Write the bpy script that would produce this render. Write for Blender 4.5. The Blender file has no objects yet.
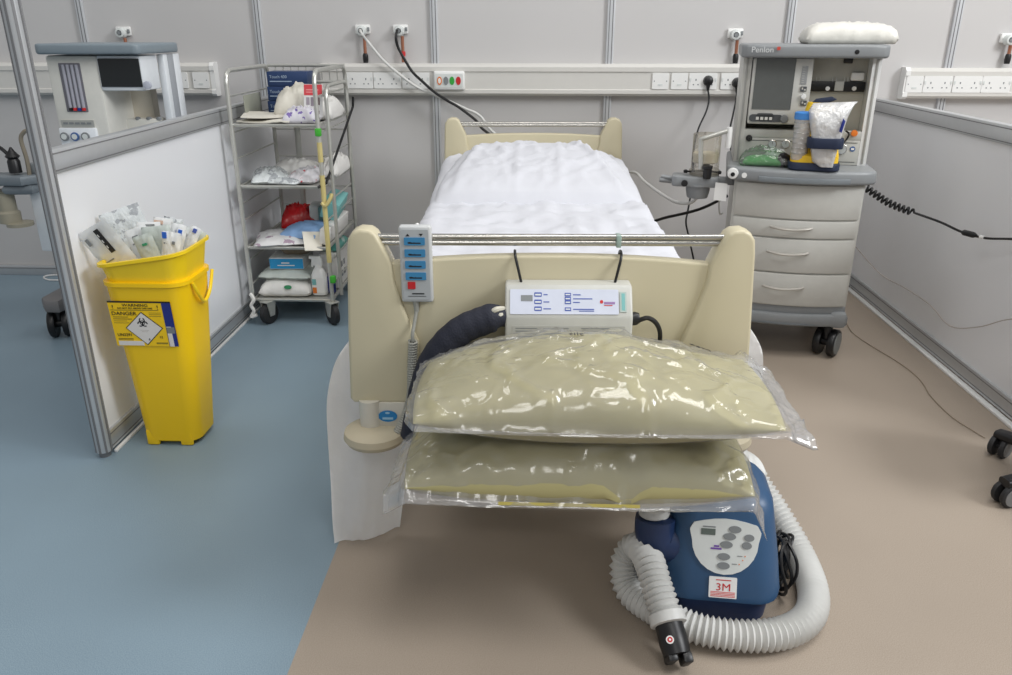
import bpy, bmesh, math, random
from mathutils import Vector, Matrix, noise
random.seed(7)
S = bpy.context.scene
COL = S.collection
PI = math.pi
R = math.radians

# ------------------------------------------------------------------ camera geometry
F, TH, YAW, CH = 787.0, R(21.34), R(2.3), 1.37
_c, _s, _cy, _sy = math.cos(TH), math.sin(TH), math.cos(YAW), math.sin(YAW)
def _ray(x, y):
    u = (x-506)/F; v = (337.5-y)/F
    X, Y, Z = u, _c+v*_s, -_s+v*_c
    return X*_cy-Y*_sy, X*_sy+Y*_cy, Z
def atY(x, y, Y):
    d = _ray(x, y); t = Y/d[1]; return Vector((d[0]*t, Y, CH+d[2]*t))
def atZ(x, y, z=0.0):
    d = _ray(x, y); t = (z-CH)/d[2]; return Vector((d[0]*t, d[1]*t, z))
def atX(x, y, X):
    d = _ray(x, y); t = X/d[0]; return Vector((X, d[1]*t, CH+d[2]*t))

# ------------------------------------------------------------------ materials
def lin(c):
    return tuple(((v/255)/12.92 if v/255 <= .04045 else ((v/255+.055)/1.055)**2.4) for v in c)
_M = {}
def mat(name, col, rough=.5, metal=0, var=.06, scale=30, bump=0, bscale=200, spec=.5, sheen=0, sss=0, detail=3):
    if name in _M: return _M[name]
    m = bpy.data.materials.new(name); m.use_nodes = True
    nt = m.node_tree; b = nt.nodes['Principled BSDF']
    c = lin(col)
    b.inputs['Roughness'].default_value = rough
    b.inputs['Metallic'].default_value = metal
    b.inputs['Specular IOR Level'].default_value = spec
    if sheen: b.inputs['Sheen Weight'].default_value = sheen
    tc = nt.nodes.new('ShaderNodeTexCoord')
    nz = nt.nodes.new('ShaderNodeTexNoise'); nz.inputs['Scale'].default_value = scale
    nz.inputs['Detail'].default_value = detail
    nt.links.new(tc.outputs['Object'], nz.inputs['Vector'])
    mx = nt.nodes.new('ShaderNodeMix'); mx.data_type = 'RGBA'
    mx.inputs[6].default_value = (*[max(0, v*(1-var)) for v in c], 1)
    mx.inputs[7].default_value = (*[min(1, v*(1+var)) for v in c], 1)
    nt.links.new(nz.outputs['Fac'], mx.inputs[0])
    nt.links.new(mx.outputs[2], b.inputs['Base Color'])
    if bump:
        n2 = nt.nodes.new('ShaderNodeTexNoise'); n2.inputs['Scale'].default_value = bscale
        nt.links.new(tc.outputs['Object'], n2.inputs['Vector'])
        bp = nt.nodes.new('ShaderNodeBump'); bp.inputs['Strength'].default_value = bump; bp.inputs['Distance'].default_value = .01
        nt.links.new(n2.outputs['Fac'], bp.inputs['Height']); nt.links.new(bp.outputs['Normal'], b.inputs['Normal'])
    _M[name] = m; return m

def printed(name, base, ink, scale, thr, rough=.4, bump=.2):
    """wrapper with patches of print"""
    m = mat(name, base, rough, bump=bump, bscale=50)
    nt = m.node_tree; mx = nt.nodes['Mix']; nz = nt.nodes['Noise Texture']; nz.inputs['Scale'].default_value = scale
    rp = nt.nodes.new('ShaderNodeValToRGB'); rp.color_ramp.interpolation = 'CONSTANT'
    rp.color_ramp.elements[0].color = (0, 0, 0, 1); rp.color_ramp.elements[1].position = thr; rp.color_ramp.elements[1].color = (1, 1, 1, 1)
    nt.links.new(nz.outputs['Fac'], rp.inputs[0]); nt.links.new(rp.outputs[0], mx.inputs[0])
    mx.inputs[6].default_value = (*lin(base), 1); mx.inputs[7].default_value = (*lin(ink), 1)
    return m
def film(name, tint=(255, 255, 255), gloss=.18, rough=.12, haze=0.0, bump=.25, bscale=25):
    """clear plastic film: transparent + fresnel gloss + a little milky diffuse"""
    if name in _M: return _M[name]
    m = bpy.data.materials.new(name); m.use_nodes = True
    nt = m.node_tree; nt.nodes.clear()
    out = nt.nodes.new('ShaderNodeOutputMaterial')
    tr = nt.nodes.new('ShaderNodeBsdfTransparent'); tr.inputs[0].default_value = (*lin(tint), 1)
    gl = nt.nodes.new('ShaderNodeBsdfGlossy'); gl.inputs['Roughness'].default_value = rough
    df = nt.nodes.new('ShaderNodeBsdfDiffuse'); df.inputs[0].default_value = (.8, .8, .8, 1)
    fr = nt.nodes.new('ShaderNodeLayerWeight'); fr.inputs[0].default_value = .35
    tc = nt.nodes.new('ShaderNodeTexCoord'); nz = nt.nodes.new('ShaderNodeTexNoise')
    nz.inputs['Scale'].default_value = bscale; nz.inputs['Detail'].default_value = 4
    nt.links.new(tc.outputs['Object'], nz.inputs['Vector'])
    bp = nt.nodes.new('ShaderNodeBump'); bp.inputs['Strength'].default_value = bump; bp.inputs['Distance'].default_value = .02
    nt.links.new(nz.outputs['Fac'], bp.inputs['Height'])
    for n in (gl, df, fr): nt.links.new(bp.outputs['Normal'], n.inputs['Normal'])
    ma = nt.nodes.new('ShaderNodeMath'); ma.operation = 'MULTIPLY_ADD'; ma.use_clamp = True
    ma.inputs[1].default_value = .5; ma.inputs[2].default_value = gloss
    nt.links.new(fr.outputs[0], ma.inputs[0])
    m1 = nt.nodes.new('ShaderNodeMixShader'); m1.inputs[0].default_value = haze
    nt.links.new(tr.outputs[0], m1.inputs[1]); nt.links.new(df.outputs[0], m1.inputs[2])
    m2 = nt.nodes.new('ShaderNodeMixShader')
    nt.links.new(ma.outputs[0], m2.inputs[0]); nt.links.new(m1.outputs[0], m2.inputs[1]); nt.links.new(gl.outputs[0], m2.inputs[2])
    nt.links.new(m2.outputs[0], out.inputs[0])
    _M[name] = m; return m

WALL = mat('wall_laminate', (198, 196, 195), .45, var=.03, scale=1.2)
PART = mat('partition_laminate', (236, 237, 240), .3, var=.02, scale=1.5)
ALU = mat('aluminium', (196, 198, 200), .34, .55, var=.04, scale=40)
ALUD = mat('aluminium_groove', (128, 128, 130), .5, .3)
CHROME = mat('chrome', (190, 188, 182), .25, .9, var=.08)
STEEL = mat('trolley_steel', (192, 192, 186), .32, .55, var=.14)
WHITE = mat('white_plastic', (232, 232, 230), .4, var=.02)
IVORY = mat('trunking_plastic', (208, 206, 201), .45, var=.02)
CREAM = mat('bed_cream', (204, 195, 166), .38, var=.03, scale=6)
BEIGEG = mat('bed_grey_beige', (190, 183, 165), .45)
SHEET = mat('sheet_cotton', (212, 213, 219), .85, var=.02, bump=.05, bscale=400)
PAPER = mat('nonwoven_paper', (248, 247, 246), .8, var=.03, bump=.1, bscale=120)
KHAKI = mat('khaki_vinyl', (174, 166, 118), .5, var=.05, scale=8)
BAG = film('clear_polythene', gloss=.035, rough=.14, haze=.15, bump=.18, bscale=9)
CLEAR = film('clear_pouch', gloss=.12, rough=.15, haze=.22, bump=.5, bscale=30)
GLASS = film('clear_canister', tint=(246, 243, 236), gloss=.05, rough=.05, haze=.04, bump=0)
YELLOW = mat('bin_yellow', (250, 205, 12), .38, var=.04, scale=5)
YELRIM = mat('collar_yellow', (250, 214, 30), .35, var=.04)
BLUE = mat('blower_blue', (46, 80, 116), .4, var=.04)
NAVYB = mat('blower_navy', (30, 50, 88), .4)
BLACK = mat('black_plastic', (22, 22, 24), .4)
RUBBER = mat('black_rubber', (40, 40, 42), .6)
NAVYC = mat('navy_fabric', (28, 31, 46), .7, bump=.2)
GREYD = mat('machine_dark_grey', (136, 139, 141), .4)
GREYM = mat('machine_grey', (182, 182, 176), .4)
GREYL = mat('machine_light', (194, 193, 187), .42)
SCREEN = mat('screen_glass', (92, 94, 92), .15)
SCRDARK = mat('screen_dark', (30, 34, 36), .15)
HOSE = mat('hose_white', (208, 208, 205), .45)
PANELW = mat('panel_offwhite', (214, 218, 216), .4)
BTNG = mat('button_grey', (128, 132, 134), .5)
BTNB = mat('button_blue', (60, 132, 178), .45)
INKB = mat('ink_black', (28, 28, 30), .6)
INKBLUE = mat('ink_blue', (72, 92, 168), .6)
INKNAVY = mat('ink_navy', (30, 46, 130), .5)
RED = mat('red_plastic', (196, 36, 40), .4)
REDP = mat('red_print', (214, 70, 70), .6)
ORANGE = mat('orange_plastic', (222, 120, 40), .45)
GREEN = mat('green_plastic', (50, 160, 60), .45)
LIME = mat('green_tag', (66, 176, 52), .5)
COPPER = mat('copper_pipe', (172, 116, 92), .35, .6)
PURPLE = mat('purple_print', (110, 70, 160), .6)
TEAL = mat('teal_pack', (120, 180, 178), .5)
PBLUE = mat('pale_blue_pack', (130, 164, 206), .5)
DBLUE = mat('navy_box', (34, 58, 100), .5)
SKYB = mat('sky_blue_card', (38, 150, 205), .5)
CARD = mat('grey_pulp', (150, 138, 122), .85, bump=.3)
PACKW = mat('pack_white', (232, 230, 226), .45, bump=.15, bscale=60)
PACKG = mat('pack_grey', (205, 207, 206), .4, bump=.2, bscale=60)
TAPE = mat('yellow_tape', (205, 190, 128), .5)

# ------------------------------------------------------------------ mesh helpers
def bmn(): return bmesh.new()
def _setmat(bm, f0, mi):
    if mi:
        bm.faces.ensure_lookup_table()
        for f in bm.faces[f0:]: f.material_index = mi
def box(bm, c, s, bev=0, rot=None, mi=0, seg=2):
    g = bmn_tmp = bmesh.new()
    bmesh.ops.create_cube(g, size=1)
    bmesh.ops.scale(g, vec=s, verts=g.verts)
    if bev: bmesh.ops.bevel(g, geom=list(g.edges), offset=min(bev, min(s)*.49), segments=seg, affect='EDGES', profile=.5)
    M = Matrix.Translation(c)
    if rot is not None: M = M @ (rot.to_4x4() if hasattr(rot, 'to_4x4') else rot)
    g.transform(M); merge(bm, g, mi)
def merge(bm, g, mi=0):
    if mi:
        for f in g.faces: f.material_index = mi
    me = bpy.data.meshes.new('tmp'); g.to_mesh(me); g.free()
    bm.from_mesh(me); bpy.data.meshes.remove(me)
def prism(bm, pts, a, b, plane='xz', bev=0, mi=0, seg=2, M=None):
    """extrude a 2-D outline. plane xz: extruded along y from a to b; xy: along z; yz: along x"""
    g = bmesh.new()
    def v(p, t):
        return {'xz': (p[0], t, p[1]), 'xy': (p[0], p[1], t), 'yz': (t, p[0], p[1])}[plane]
    lo = [g.verts.new(v(p, a)) for p in pts]; hi = [g.verts.new(v(p, b)) for p in pts]
    n = len(pts)
    g.faces.new(lo); g.faces.new(hi)
    for i in range(n): g.faces.new((lo[i], lo[(i+1) % n], hi[(i+1) % n], hi[i]))
    bmesh.ops.recalc_face_normals(g, faces=g.faces)
    if bev:
        ed = [e for e in g.edges if (e.verts[0] in lo and e.verts[1] in lo) or (e.verts[0] in hi and e.verts[1] in hi)]
        bmesh.ops.bevel(g, geom=ed, offset=bev, segments=seg, affect='EDGES', profile=.5)
    if M is not None: g.transform(M)
    merge(bm, g, mi)
def spline(pts, n=8, closed=False):
    P = [Vector(p) for p in pts]; out = []
    N = len(P); rng = N if closed else N-1
    for i in range(rng):
        if closed: p0, p1, p2, p3 = P[i-1], P[i], P[(i+1) % N], P[(i+2) % N]
        else: p0, p1, p2, p3 = P[max(i-1, 0)], P[i], P[i+1], P[min(i+2, N-1)]
        for k in range(n):
            t = k/n
            out.append(.5*((2*p1)+(-p0+p2)*t+(2*p0-5*p1+4*p2-p3)*t*t+(-p0+3*p1-3*p2+p3)*t**3))
    if not closed: out.append(P[-1].copy())
    return out
def resample(pts, step):
    out = [pts[0].copy()]; acc = 0
    for i in range(1, len(pts)):
        a, b = pts[i-1], pts[i]; L = (b-a).length
        if L < 1e-9: continue
        d = step-acc
        while d <= L:
            out.append(a.lerp(b, d/L)); d += step
        acc = L-(d-step)
    return out
def tube(bm, pts, r, n=8, closed=False, mi=0, cap=True):
    P = [Vector(p) for p in pts]; N = len(P)
    rr = r if isinstance(r, (list, tuple)) else [r]*N
    g = bmesh.new(); rings = []; up = None
    for i in range(N):
        if closed: t = P[(i+1) % N]-P[i-1]
        else: t = P[min(i+1, N-1)]-P[max(i-1, 0)]
        if t.length < 1e-9: t = Vector((0, 0, 1))
        t.normalize()
        if up is None:
            up = Vector((0, 0, 1)) if abs(t.z) < .9 else Vector((1, 0, 0))
        x = up-t*up.dot(t)
        if x.length < 1e-6: x = t.orthogonal()
        x.normalize(); y = t.cross(x); up = x
        rings.append([g.verts.new(P[i]+(x*math.cos(2*PI*k/n)+y*math.sin(2*PI*k/n))*rr[i]) for k in range(n)])
    for i in range(N if closed else N-1):
        A, B = rings[i], rings[(i+1) % N]
        for k in range(n): g.faces.new((A[k], A[(k+1) % n], B[(k+1) % n], B[k]))
    if cap and not closed: g.faces.new(rings[0]); g.faces.new(rings[-1])
    bmesh.ops.recalc_face_normals(g, faces=g.faces)
    merge(bm, g, mi)
def hose(bm, pts, r, pitch=.008, depth=.12, n=14, mi=0):
    P = resample([Vector(p) for p in pts], pitch/2)
    tube(bm, P, [r*(1 if i % 2 else 1-depth) for i in range(len(P))], n, mi=mi)
def coil(path, r, turns, per=12):
    P = resample([Vector(p) for p in path], .002); N = len(P); out = []
    M = turns*per
    up = Vector((0, 0, 1))
    for i in range(M+1):
        f = i/M*(N-1); a = int(min(f, N-2)); p = P[a].lerp(P[a+1], f-a)
        t = (P[min(a+2, N-1)]-P[max(a-1, 0)]).normalized()
        x = up-t*up.dot(t)
        if x.length < 1e-4: x = t.orthogonal()
        x.normalize(); up = x; y = t.cross(x); ang = 2*PI*i/per
        out.append(p+(x*math.cos(ang)+y*math.sin(ang))*r)
    return out
def lathe(bm, prof, c=(0, 0, 0), n=24, axis='z', mi=0, M=None):
    """prof: (radius, height) list along the axis"""
    g = bmesh.new(); rings = []
    for r, h in prof:
        ring = []
        for k in range(n):
            a = 2*PI*k/n; x, y = r*math.cos(a), r*math.sin(a)
            p = {'z': (x, y, h), 'y': (x, h, y), 'x': (h, x, y)}[axis]
            ring.append(g.verts.new(p))
        rings.append(ring)
    for A, B in zip(rings, rings[1:]):
        for k in range(n): g.faces.new((A[k], A[(k+1) % n], B[(k+1) % n], B[k]))
    g.faces.new(rings[0]); g.faces.new(rings[-1])
    bmesh.ops.recalc_face_normals(g, faces=g.faces)
    if M is not None: g.transform(M)
    g.transform(Matrix.Translation(c)); merge(bm, g, mi)
def loft(bm, sections, mi=0, cap=True):
    """sections: lists of equal-length 3-D rings"""
    g = bmesh.new(); rings = [[g.verts.new(p) for p in s] for s in sections]; n = len(rings[0])
    for A, B in zip(rings, rings[1:]):
        for k in range(n): g.faces.new((A[k], A[(k+1) % n], B[(k+1) % n], B[k]))
    if cap: g.faces.new(rings[0]); g.faces.new(rings[-1])
    bmesh.ops.recalc_face_normals(g, faces=g.faces); merge(bm, g, mi)
def rrect(w, d, r, n=5, cx=0, cy=0):
    out = []
    for sx, sy, a0 in ((1, 1, 0), (-1, 1, 90), (-1, -1, 180), (1, -1, 270)):
        for k in range(n+1):
            a = R(a0+90*k/n)
            out.append((cx+sx*(w/2-r)+r*math.cos(a), cy+sy*(d/2-r)+r*math.sin(a)))
    return out
def ell(w, h, cx=0, cy=0, n=24):
    return [(cx+w/2*math.cos(2*PI*k/n), cy+h/2*math.sin(2*PI*k/n)) for k in range(n)]
class Face:
    """a flat frame (origin, right, up) to lay print, buttons and lettering on"""
    def __init__(s, o, u, v):
        s.o = Vector(o); s.u = Vector(u).normalized(); v = Vector(v); v = v-s.u*v.dot(s.u); s.v = v.normalized(); s.n = s.u.cross(s.v)
    def M(s, x=0, y=0, h=0):
        o = s.o+s.u*x+s.v*y+s.n*h
        return Matrix(((s.u.x, s.v.x, s.n.x, o.x), (s.u.y, s.v.y, s.n.y, o.y), (s.u.z, s.v.z, s.n.z, o.z), (0, 0, 0, 1)))
    def poly(s, bm, pts, mi=0, h0=-.0005, h=.001):
        prism(bm, pts, h0, h, 'xy', mi=mi, M=s.M())
    def rect(s, bm, x, y, w, hh, mi=0, h=.001, r=0):
        p = rrect(w, hh, r, 4, x+w/2, y+hh/2) if r else [(x, y), (x+w, y), (x+w, y+hh), (x, y+hh)]
        s.poly(bm, p, mi, h=h)
    def oval(s, bm, x, y, w, hh, mi=0, h=.001): s.poly(bm, ell(w, hh, x, y), mi, h=h)
    def ring(s, bm, x, y, r0, r1, mi=0, a0=0, a1=360, h=.001, n=24):
        A = [R(a0+(a1-a0)*k/n) for k in range(n+1)]
        for a, b in zip(A, A[1:]):
            s.poly(bm, [(x+r0*math.cos(a), y+r0*math.sin(a)), (x+r1*math.cos(a), y+r1*math.sin(a)), (x+r1*math.cos(b), y+r1*math.sin(b)), (x+r0*math.cos(b), y+r0*math.sin(b))], mi, h=h)
    def text(s, bm, t, x, y, size, mi=0, h=.0012, align='LEFT', sx=1):
        cu = bpy.data.curves.new('t', 'FONT'); cu.body = t; cu.size = size; cu.extrude = .0003; cu.align_x = align
        cu.resolution_u = 3
        ob = bpy.data.objects.new('t', cu)
        me = bpy.data.meshes.new_from_object(ob)
        me.transform(s.M(x, y, h) @ Matrix.Diagonal((sx, 1, 1, 1)))
        g = bmesh.new(); g.from_mesh(me); merge(bm, g, mi)
        bpy.data.objects.remove(ob); bpy.data.meshes.remove(me); bpy.data.curves.remove(cu)

def obj(name, bm, mats, parent=None, ang=35, smooth=True, label=None, recalc=True):
    me = bpy.data.meshes.new(name)
    if recalc: bmesh.ops.recalc_face_normals(bm, faces=bm.faces)
    bm.to_mesh(me); bm.free()
    for m in (mats if isinstance(mats, (list, tuple)) else [mats]): me.materials.append(m)
    if smooth:
        me.shade_smooth(); me.set_sharp_from_angle(angle=R(ang))
    o = bpy.data.objects.new(name, me); COL.objects.link(o)
    if parent: o.parent = parent
    if label: o['label'] = label
    return o
def tag(o, label, cat, group=None):
    o['label'] = label; o['category'] = cat
    if group: o['group'] = group
    return o
def thing(name, label, cat, loc=(0, 0, 0), rz=0, group=None):
    o = bpy.data.objects.new(name, None); COL.objects.link(o)
    o.location = loc; o.rotation_euler = (0, 0, rz); o.empty_display_size = .05
    return tag(o, label, cat, group)
def struct(name, bm, mats, parent=None, **k):
    o = obj(name, bm, mats, parent, **k)
    if not parent: o['kind'] = 'structure'
    return o
def dup(root, loc=None, rz=None, label=None, group=None):
    r = root.copy(); COL.objects.link(r)
    if loc is not None: r.location = loc
    if rz is not None: r.rotation_euler = (0, 0, rz)
    if label: r['label'] = label
    if group: r['group'] = group
    for ch in list(root.children):
        c = ch.copy(); COL.objects.link(c); c.parent = r
        for g in ch.children:
            d = g.copy(); COL.objects.link(d); d.parent = c
    return r
def local(root):
    """world -> root-local, for roots that only turn about z"""
    return (Matrix.Translation(root.location) @ Matrix.Rotation(root.rotation_euler.z, 4, 'Z')).inverted()
def fbm(x, y, z=0, o=3):
    return noise.fractal(Vector((x, y, z)), 1.0, 2.0, o)
def sstep(a, b, x):
    t = max(0, min(1, (x-a)/(b-a))); return t*t*(3-2*t)

# ================================================================== SETTING
WY = 4.44           # back wall
LX, RX = -1.48, 1.785
SPLIT = -.555       # where the blue vinyl meets the beige vinyl

def floor_mat(name, base, speck, scale=420):
    m = bpy.data.materials.new(name); m.use_nodes = True
    nt = m.node_tree; b = nt.nodes['Principled BSDF']; b.inputs['Roughness'].default_value = .42
    b.inputs['Specular IOR Level'].default_value = .35
    tc = nt.nodes.new('ShaderNodeTexCoord')
    n1 = nt.nodes.new('ShaderNodeTexNoise'); n1.inputs['Scale'].default_value = scale; n1.inputs['Detail'].default_value = 2
    n2 = nt.nodes.new('ShaderNodeTexNoise'); n2.inputs['Scale'].default_value = 2.2; n2.inputs['Detail'].default_value = 4
    for n in (n1, n2): nt.links.new(tc.outputs['Object'], n.inputs['Vector'])
    rp = nt.nodes.new('ShaderNodeValToRGB'); rp.color_ramp.elements[0].position = .38; rp.color_ramp.elements[1].position = .62
    rp.color_ramp.elements[0].color = (*lin(speck), 1); rp.color_ramp.elements[1].color = (*lin(base), 1)
    nt.links.new(n1.outputs['Fac'], rp.inputs[0])
    mx = nt.nodes.new('ShaderNodeMix'); mx.data_type = 'RGBA'; mx.blend_type = 'MULTIPLY'; mx.inputs[0].default_value = .25
    r2 = nt.nodes.new('ShaderNodeValToRGB'); r2.color_ramp.elements[0].position = .3; r2.color_ramp.elements[1].position = .7
    r2.color_ramp.elements[0].color = (.7, .7, .7, 1); r2.color_ramp.elements[1].color = (1, 1, 1, 1)
    nt.links.new(n2.outputs['Fac'], r2.inputs[0])
    nt.links.new(rp.outputs[0], mx.inputs[6]); nt.links.new(r2.outputs[0], mx.inputs[7])
    nt.links.new(mx.outputs[2], b.inputs['Base Color'])
    return m
FBLUE = floor_mat('blue_vinyl', (144, 164, 176), (122, 143, 158))
FBEIGE = floor_mat('beige_vinyl', (172, 159, 145), (156, 143, 129))
bm = bmn()
box(bm, ((-7+SPLIT)/2, 0, -.05), (7+SPLIT, 12, .1))
box(bm, ((7+SPLIT)/2, 0, -.05), (7-SPLIT, 12, .1), mi=1)
struct('floor', bm, [FBLUE, FBEIGE], smooth=False)

POSTS = [-3.38, -2.442, -1.491, -.556, .368, 1.292, 2.132, 3.07]
bm = bmn()
box(bm, (0, WY+.03, 1.25), (8, .06, 2.5))
struct('wall_back', bm, WALL, smooth=False)
POSTM = mat('post_aluminium', (206, 208, 211), .36, .3, var=.03)
def profile_post(bm, x, y, z0, z1, w=.04, d=.02, face=-1):
    """grooved aluminium upright; the grooves are dark inset strips"""
    box(bm, (x, y, (z0+z1)/2), (w, d, z1-z0), .003)
    for k in (-.2, .24):
        box(bm, (x+k*w, y+face*(d/2), (z0+z1)/2), (w*.1, .003, z1-z0), mi=1)
for i, x in enumerate(POSTS):
    bm = bmn(); profile_post(bm, x, WY-.008, .06, 2.5)
    struct('trim_%d' % (i+1), bm, [POSTM, ALUD])
bm = bmn(); box(bm, (0, WY-.012, .03), (8, .024, .06), .003); box(bm, (0, WY-.026, .045), (8, .003, .004), mi=1)
struct('baseboard_back', bm, [ALU, ALUD])

def partition(name, X, y0, y1, side, post):
    """low laminate partition with aluminium rails; side = which way its seen face looks"""
    bm = bmn(); box(bm, (X, (y0+y1)/2, .52), (.018, y1-y0, .9)); w = struct(name, bm, PART, smooth=False)
    bm = bmn(); L = y1-y0; yc = (y0+y1)/2
    box(bm, (X, yc, .998), (.04, L, .072), .004)
    for z in (.972, 1.022):
        for s in (-1, 1): box(bm, (X+s*.0195, yc, z), (.003, L, .004), mi=1)
    struct('top_rail', bm, [ALU, ALUD], w)
    bm = bmn()
    box(bm, (X, yc, .05), (.04, L, .07), .004)
    for z in (.028, .072):
        for s in (-1, 1): box(bm, (X+s*.0195, yc, z), (.003, L, .004), mi=1)
    struct('bottom_rail', bm, [ALU, ALUD], w)
    bm = bmn(); box(bm, (X+side*(.026 if side > 0 else .032), yc, .006), (.012 if side > 0 else .026, L, .012), .003)
    struct('floor_seal', bm, WHITE, w)
    if post:
        bm = bmn()
        lathe(bm, [(.026, .02), (.026, 2.5)], (X, y0-.02, 0), 20)
        for a in range(0, 360, 45):
            box(bm, (X+.0255*math.cos(R(a)), y0-.02+.0255*math.sin(R(a)), 1.26), (.004, .007, 2.48), rot=Matrix.Rotation(R(a), 3, 'Z'), mi=1)
        lathe(bm, [(.018, 0), (.021, .022)], (X, y0-.02, 0), 16, mi=1)
        struct('end_post', bm, [ALU, ALUD], w)
partition('wall_left', LX, 2.35, WY-.02, 1, True)
partition('wall_right', RX+.012, 2.52, WY-.02, -1, True)

# ================================================================== TRUNKING, OUTLETS
def switch_face(fc, bm, x, z, w, kind):
    """one faceplate with UK sockets or a fused spur"""
    fc.rect(bm, x-w/2, z-.041, w, .082, 0, .008, .006)
    if kind == 'double': cs = (-.036, .036)
    elif kind == 'single': cs = ()
    else: cs = ()
    for c in cs:
        fc.rect(bm, x+c-.004+ (0.0), z+.002, .006, .010, 1, .0085)
        for s in (-1, 1): fc.rect(bm, x+c+s*.012-.004, z-.02, .007, .006, 1, .0085)
        fc.rect(bm, x+c+(.026 if c > 0 else -.034), z+.002, .008, .014, 2, .011, .002)
    if kind == 'single':
        fc.rect(bm, x-.012, z-.022, .024, .008, 2, .010, .002)
        for s in (-1, 1): fc.oval(bm, x+s*.032, z, .006, .006, 1, .0085)
    for s in (-1, 1):
        if kind == 'double': fc.oval(bm, x+s*.066, z, .005, .005, 2, .0086)
def trunking(label, x0, x1, z0, z1, sockets, caps):
    d = .062
    t = thing('cable_trunking', label, 'trunking', ((x0+x1)/2, WY, 0))
    Mi = local(t)
    prof = [(0, z0), (-d*.8, z0), (-d, z0+.012), (-d, z0+.03), (-d+.006, z0+.034), (-d+.006, z1-.042), (-d, z1-.038), (-d, z1-.016), (-d+.016, z1), (0, z1)]
    bm = bmn(); prism(bm, [(WY+p[0], p[1]) for p in prof], x0, x1, 'yz')
    bm.transform(Mi); obj('body', bm, IVORY, t, ang=25)
    for xc in caps:
        bm = bmn(); prism(bm, [(WY+p[0]*1.06, z0-.004+(p[1]-z0)*(1+.008/(z1-z0))) for p in prof], xc-.012, xc+.012, 'yz')
        bm.transform(Mi); obj('end_cap', bm, WHITE, t, ang=25)
    zc = (z0+z1)/2-.004
    fc = Face((0, WY-d+.006, 0), (1, 0, 0), (0, 0, 1))
    for x, kind in sockets:
        bm = bmn(); switch_face(fc, bm, x, zc, .146 if kind == 'double' else .086, kind)
        bm.transform(Mi); obj('double_socket' if kind == 'double' else 'switch_plate', bm, [WHITE, BTNG, PANELW], t)
    return t
sx = lambda px, py=78: atY(px, py, WY-.056).x
trunking('long ivory cable trunking on the back wall behind the bed', -1.17, 1.28, 1.043, 1.204,
         [(sx(359.5), 'double'), (sx(387.5), 'double'), (sx(416), 'double'), (sx(660.5), 'single'), (sx(679.5), 'single'), (sx(703), 'double'), (sx(735), 'double')], [])
trunking('ivory cable trunking behind the white machine in the left bay', -3.6, sx(213), 1.04, 1.205,
         [(sx(201), 'single'), (sx(180), 'single')], [sx(213)])
trunking('ivory cable trunking on the wall right of the grey machine', sx(905), 3.6, 1.036, 1.186,
         [(sx(915), 'single'), (sx(937, 85), 'double'), (sx(966.5, 85), 'double'), (sx(995.5, 85), 'double')], [sx(907)])

t = thing('nurse_call_panel', 'white nurse call panel with four coloured buttons on the trunking', 'call panel', (sx(449.5, 79), WY-.068, 1.108))
bm = bmn(); box(bm, (0, 0, .012), (.166, .03, .096), .01, seg=3); obj('housing', bm, WHITE, t)
fc = Face((0, -.015, .012), (1, 0, 0), (0, 0, 1))
bm = bmn(); fc.rect(bm, -.074, -.034, .148, .068, 0, .002, .006); obj('fascia', bm, PANELW, t)
for x, m, l in ((-.05, ORANGE, 'orange oval button'), (-.016, BTNG, 'grey oval button'), (.016, GREEN, 'green oval button'), (.05, RED, 'red oval button')):
    bm = bmn(); fc.oval(bm, x, 0, .026, .042, 0, .005)
    if m is ORANGE: fc.oval(bm, x, 0, .015, .028, 1, .0055)
    obj('button', bm, [m, WHITE], t, label=l)

def outlet(px, py, label, sleeve=True, tape=False):
    p = atY(px, py, WY-.03)
    t = thing('gas_outlet', label, 'gas outlet', (p.x, WY, p.z), 0, None)
    bm = bmn(); box(bm, (0, -.010, .004), (.08, .02, .046), .006); obj('back_plate', bm, WHITE, t)
    bm = bmn(); lathe(bm, [(.027, .004), (.027, -.014), (.023, -.02), (.023, -.032), (.014, -.035), (.010, -.02)], (-.004, -.022, -.004), 20, 'y'); obj('valve', bm, PANELW, t)
    bm = bmn(); lathe(bm, [(.0105, 0), (.0105, -.012)], (-.004, -.046, -.004), 12, 'y'); obj('valve_socket', bm, BTNG, t)
    bm = bmn(); box(bm, (.032, -.024, .004), (.012, .012, .02), .003); obj('release_catch', bm, BTNG, t)
    zl = 1.205-p.z
    bm = bmn(); tube(bm, [(.01, -.03, -.03), (.01, -.03, zl+.005)], .0085, 10); obj('copper_pipe', bm, COPPER, t)
    if sleeve:
        bm = bmn(); lathe(bm, [(.013, zl+.002), (.015, zl+.02), (.015, zl+.04), (.011, zl+.05)], (.01, -.03, 0), 12); obj('black_sleeve', bm, BLACK, t)
    if tape:
        bm = bmn(); lathe(bm, [(.013, zl+.035), (.014, zl+.05), (.013, zl+.06)], (.01, -.03, 0), 12); obj('pipe_clip', bm, RED, t)
    return t
outlet(122, 32, 'white gas outlet above the machine in the left bay')
outlet(362, 30, 'white wall gas outlet feeding the white hose')
outlet(400, 30, 'white wall gas outlet feeding the black hose', False, True)
outlet(736, 34, 'white gas outlet beside the grey machine top left corner')
outlet(1010, 39, 'gas outlet at the right edge above the right trunking')

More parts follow.
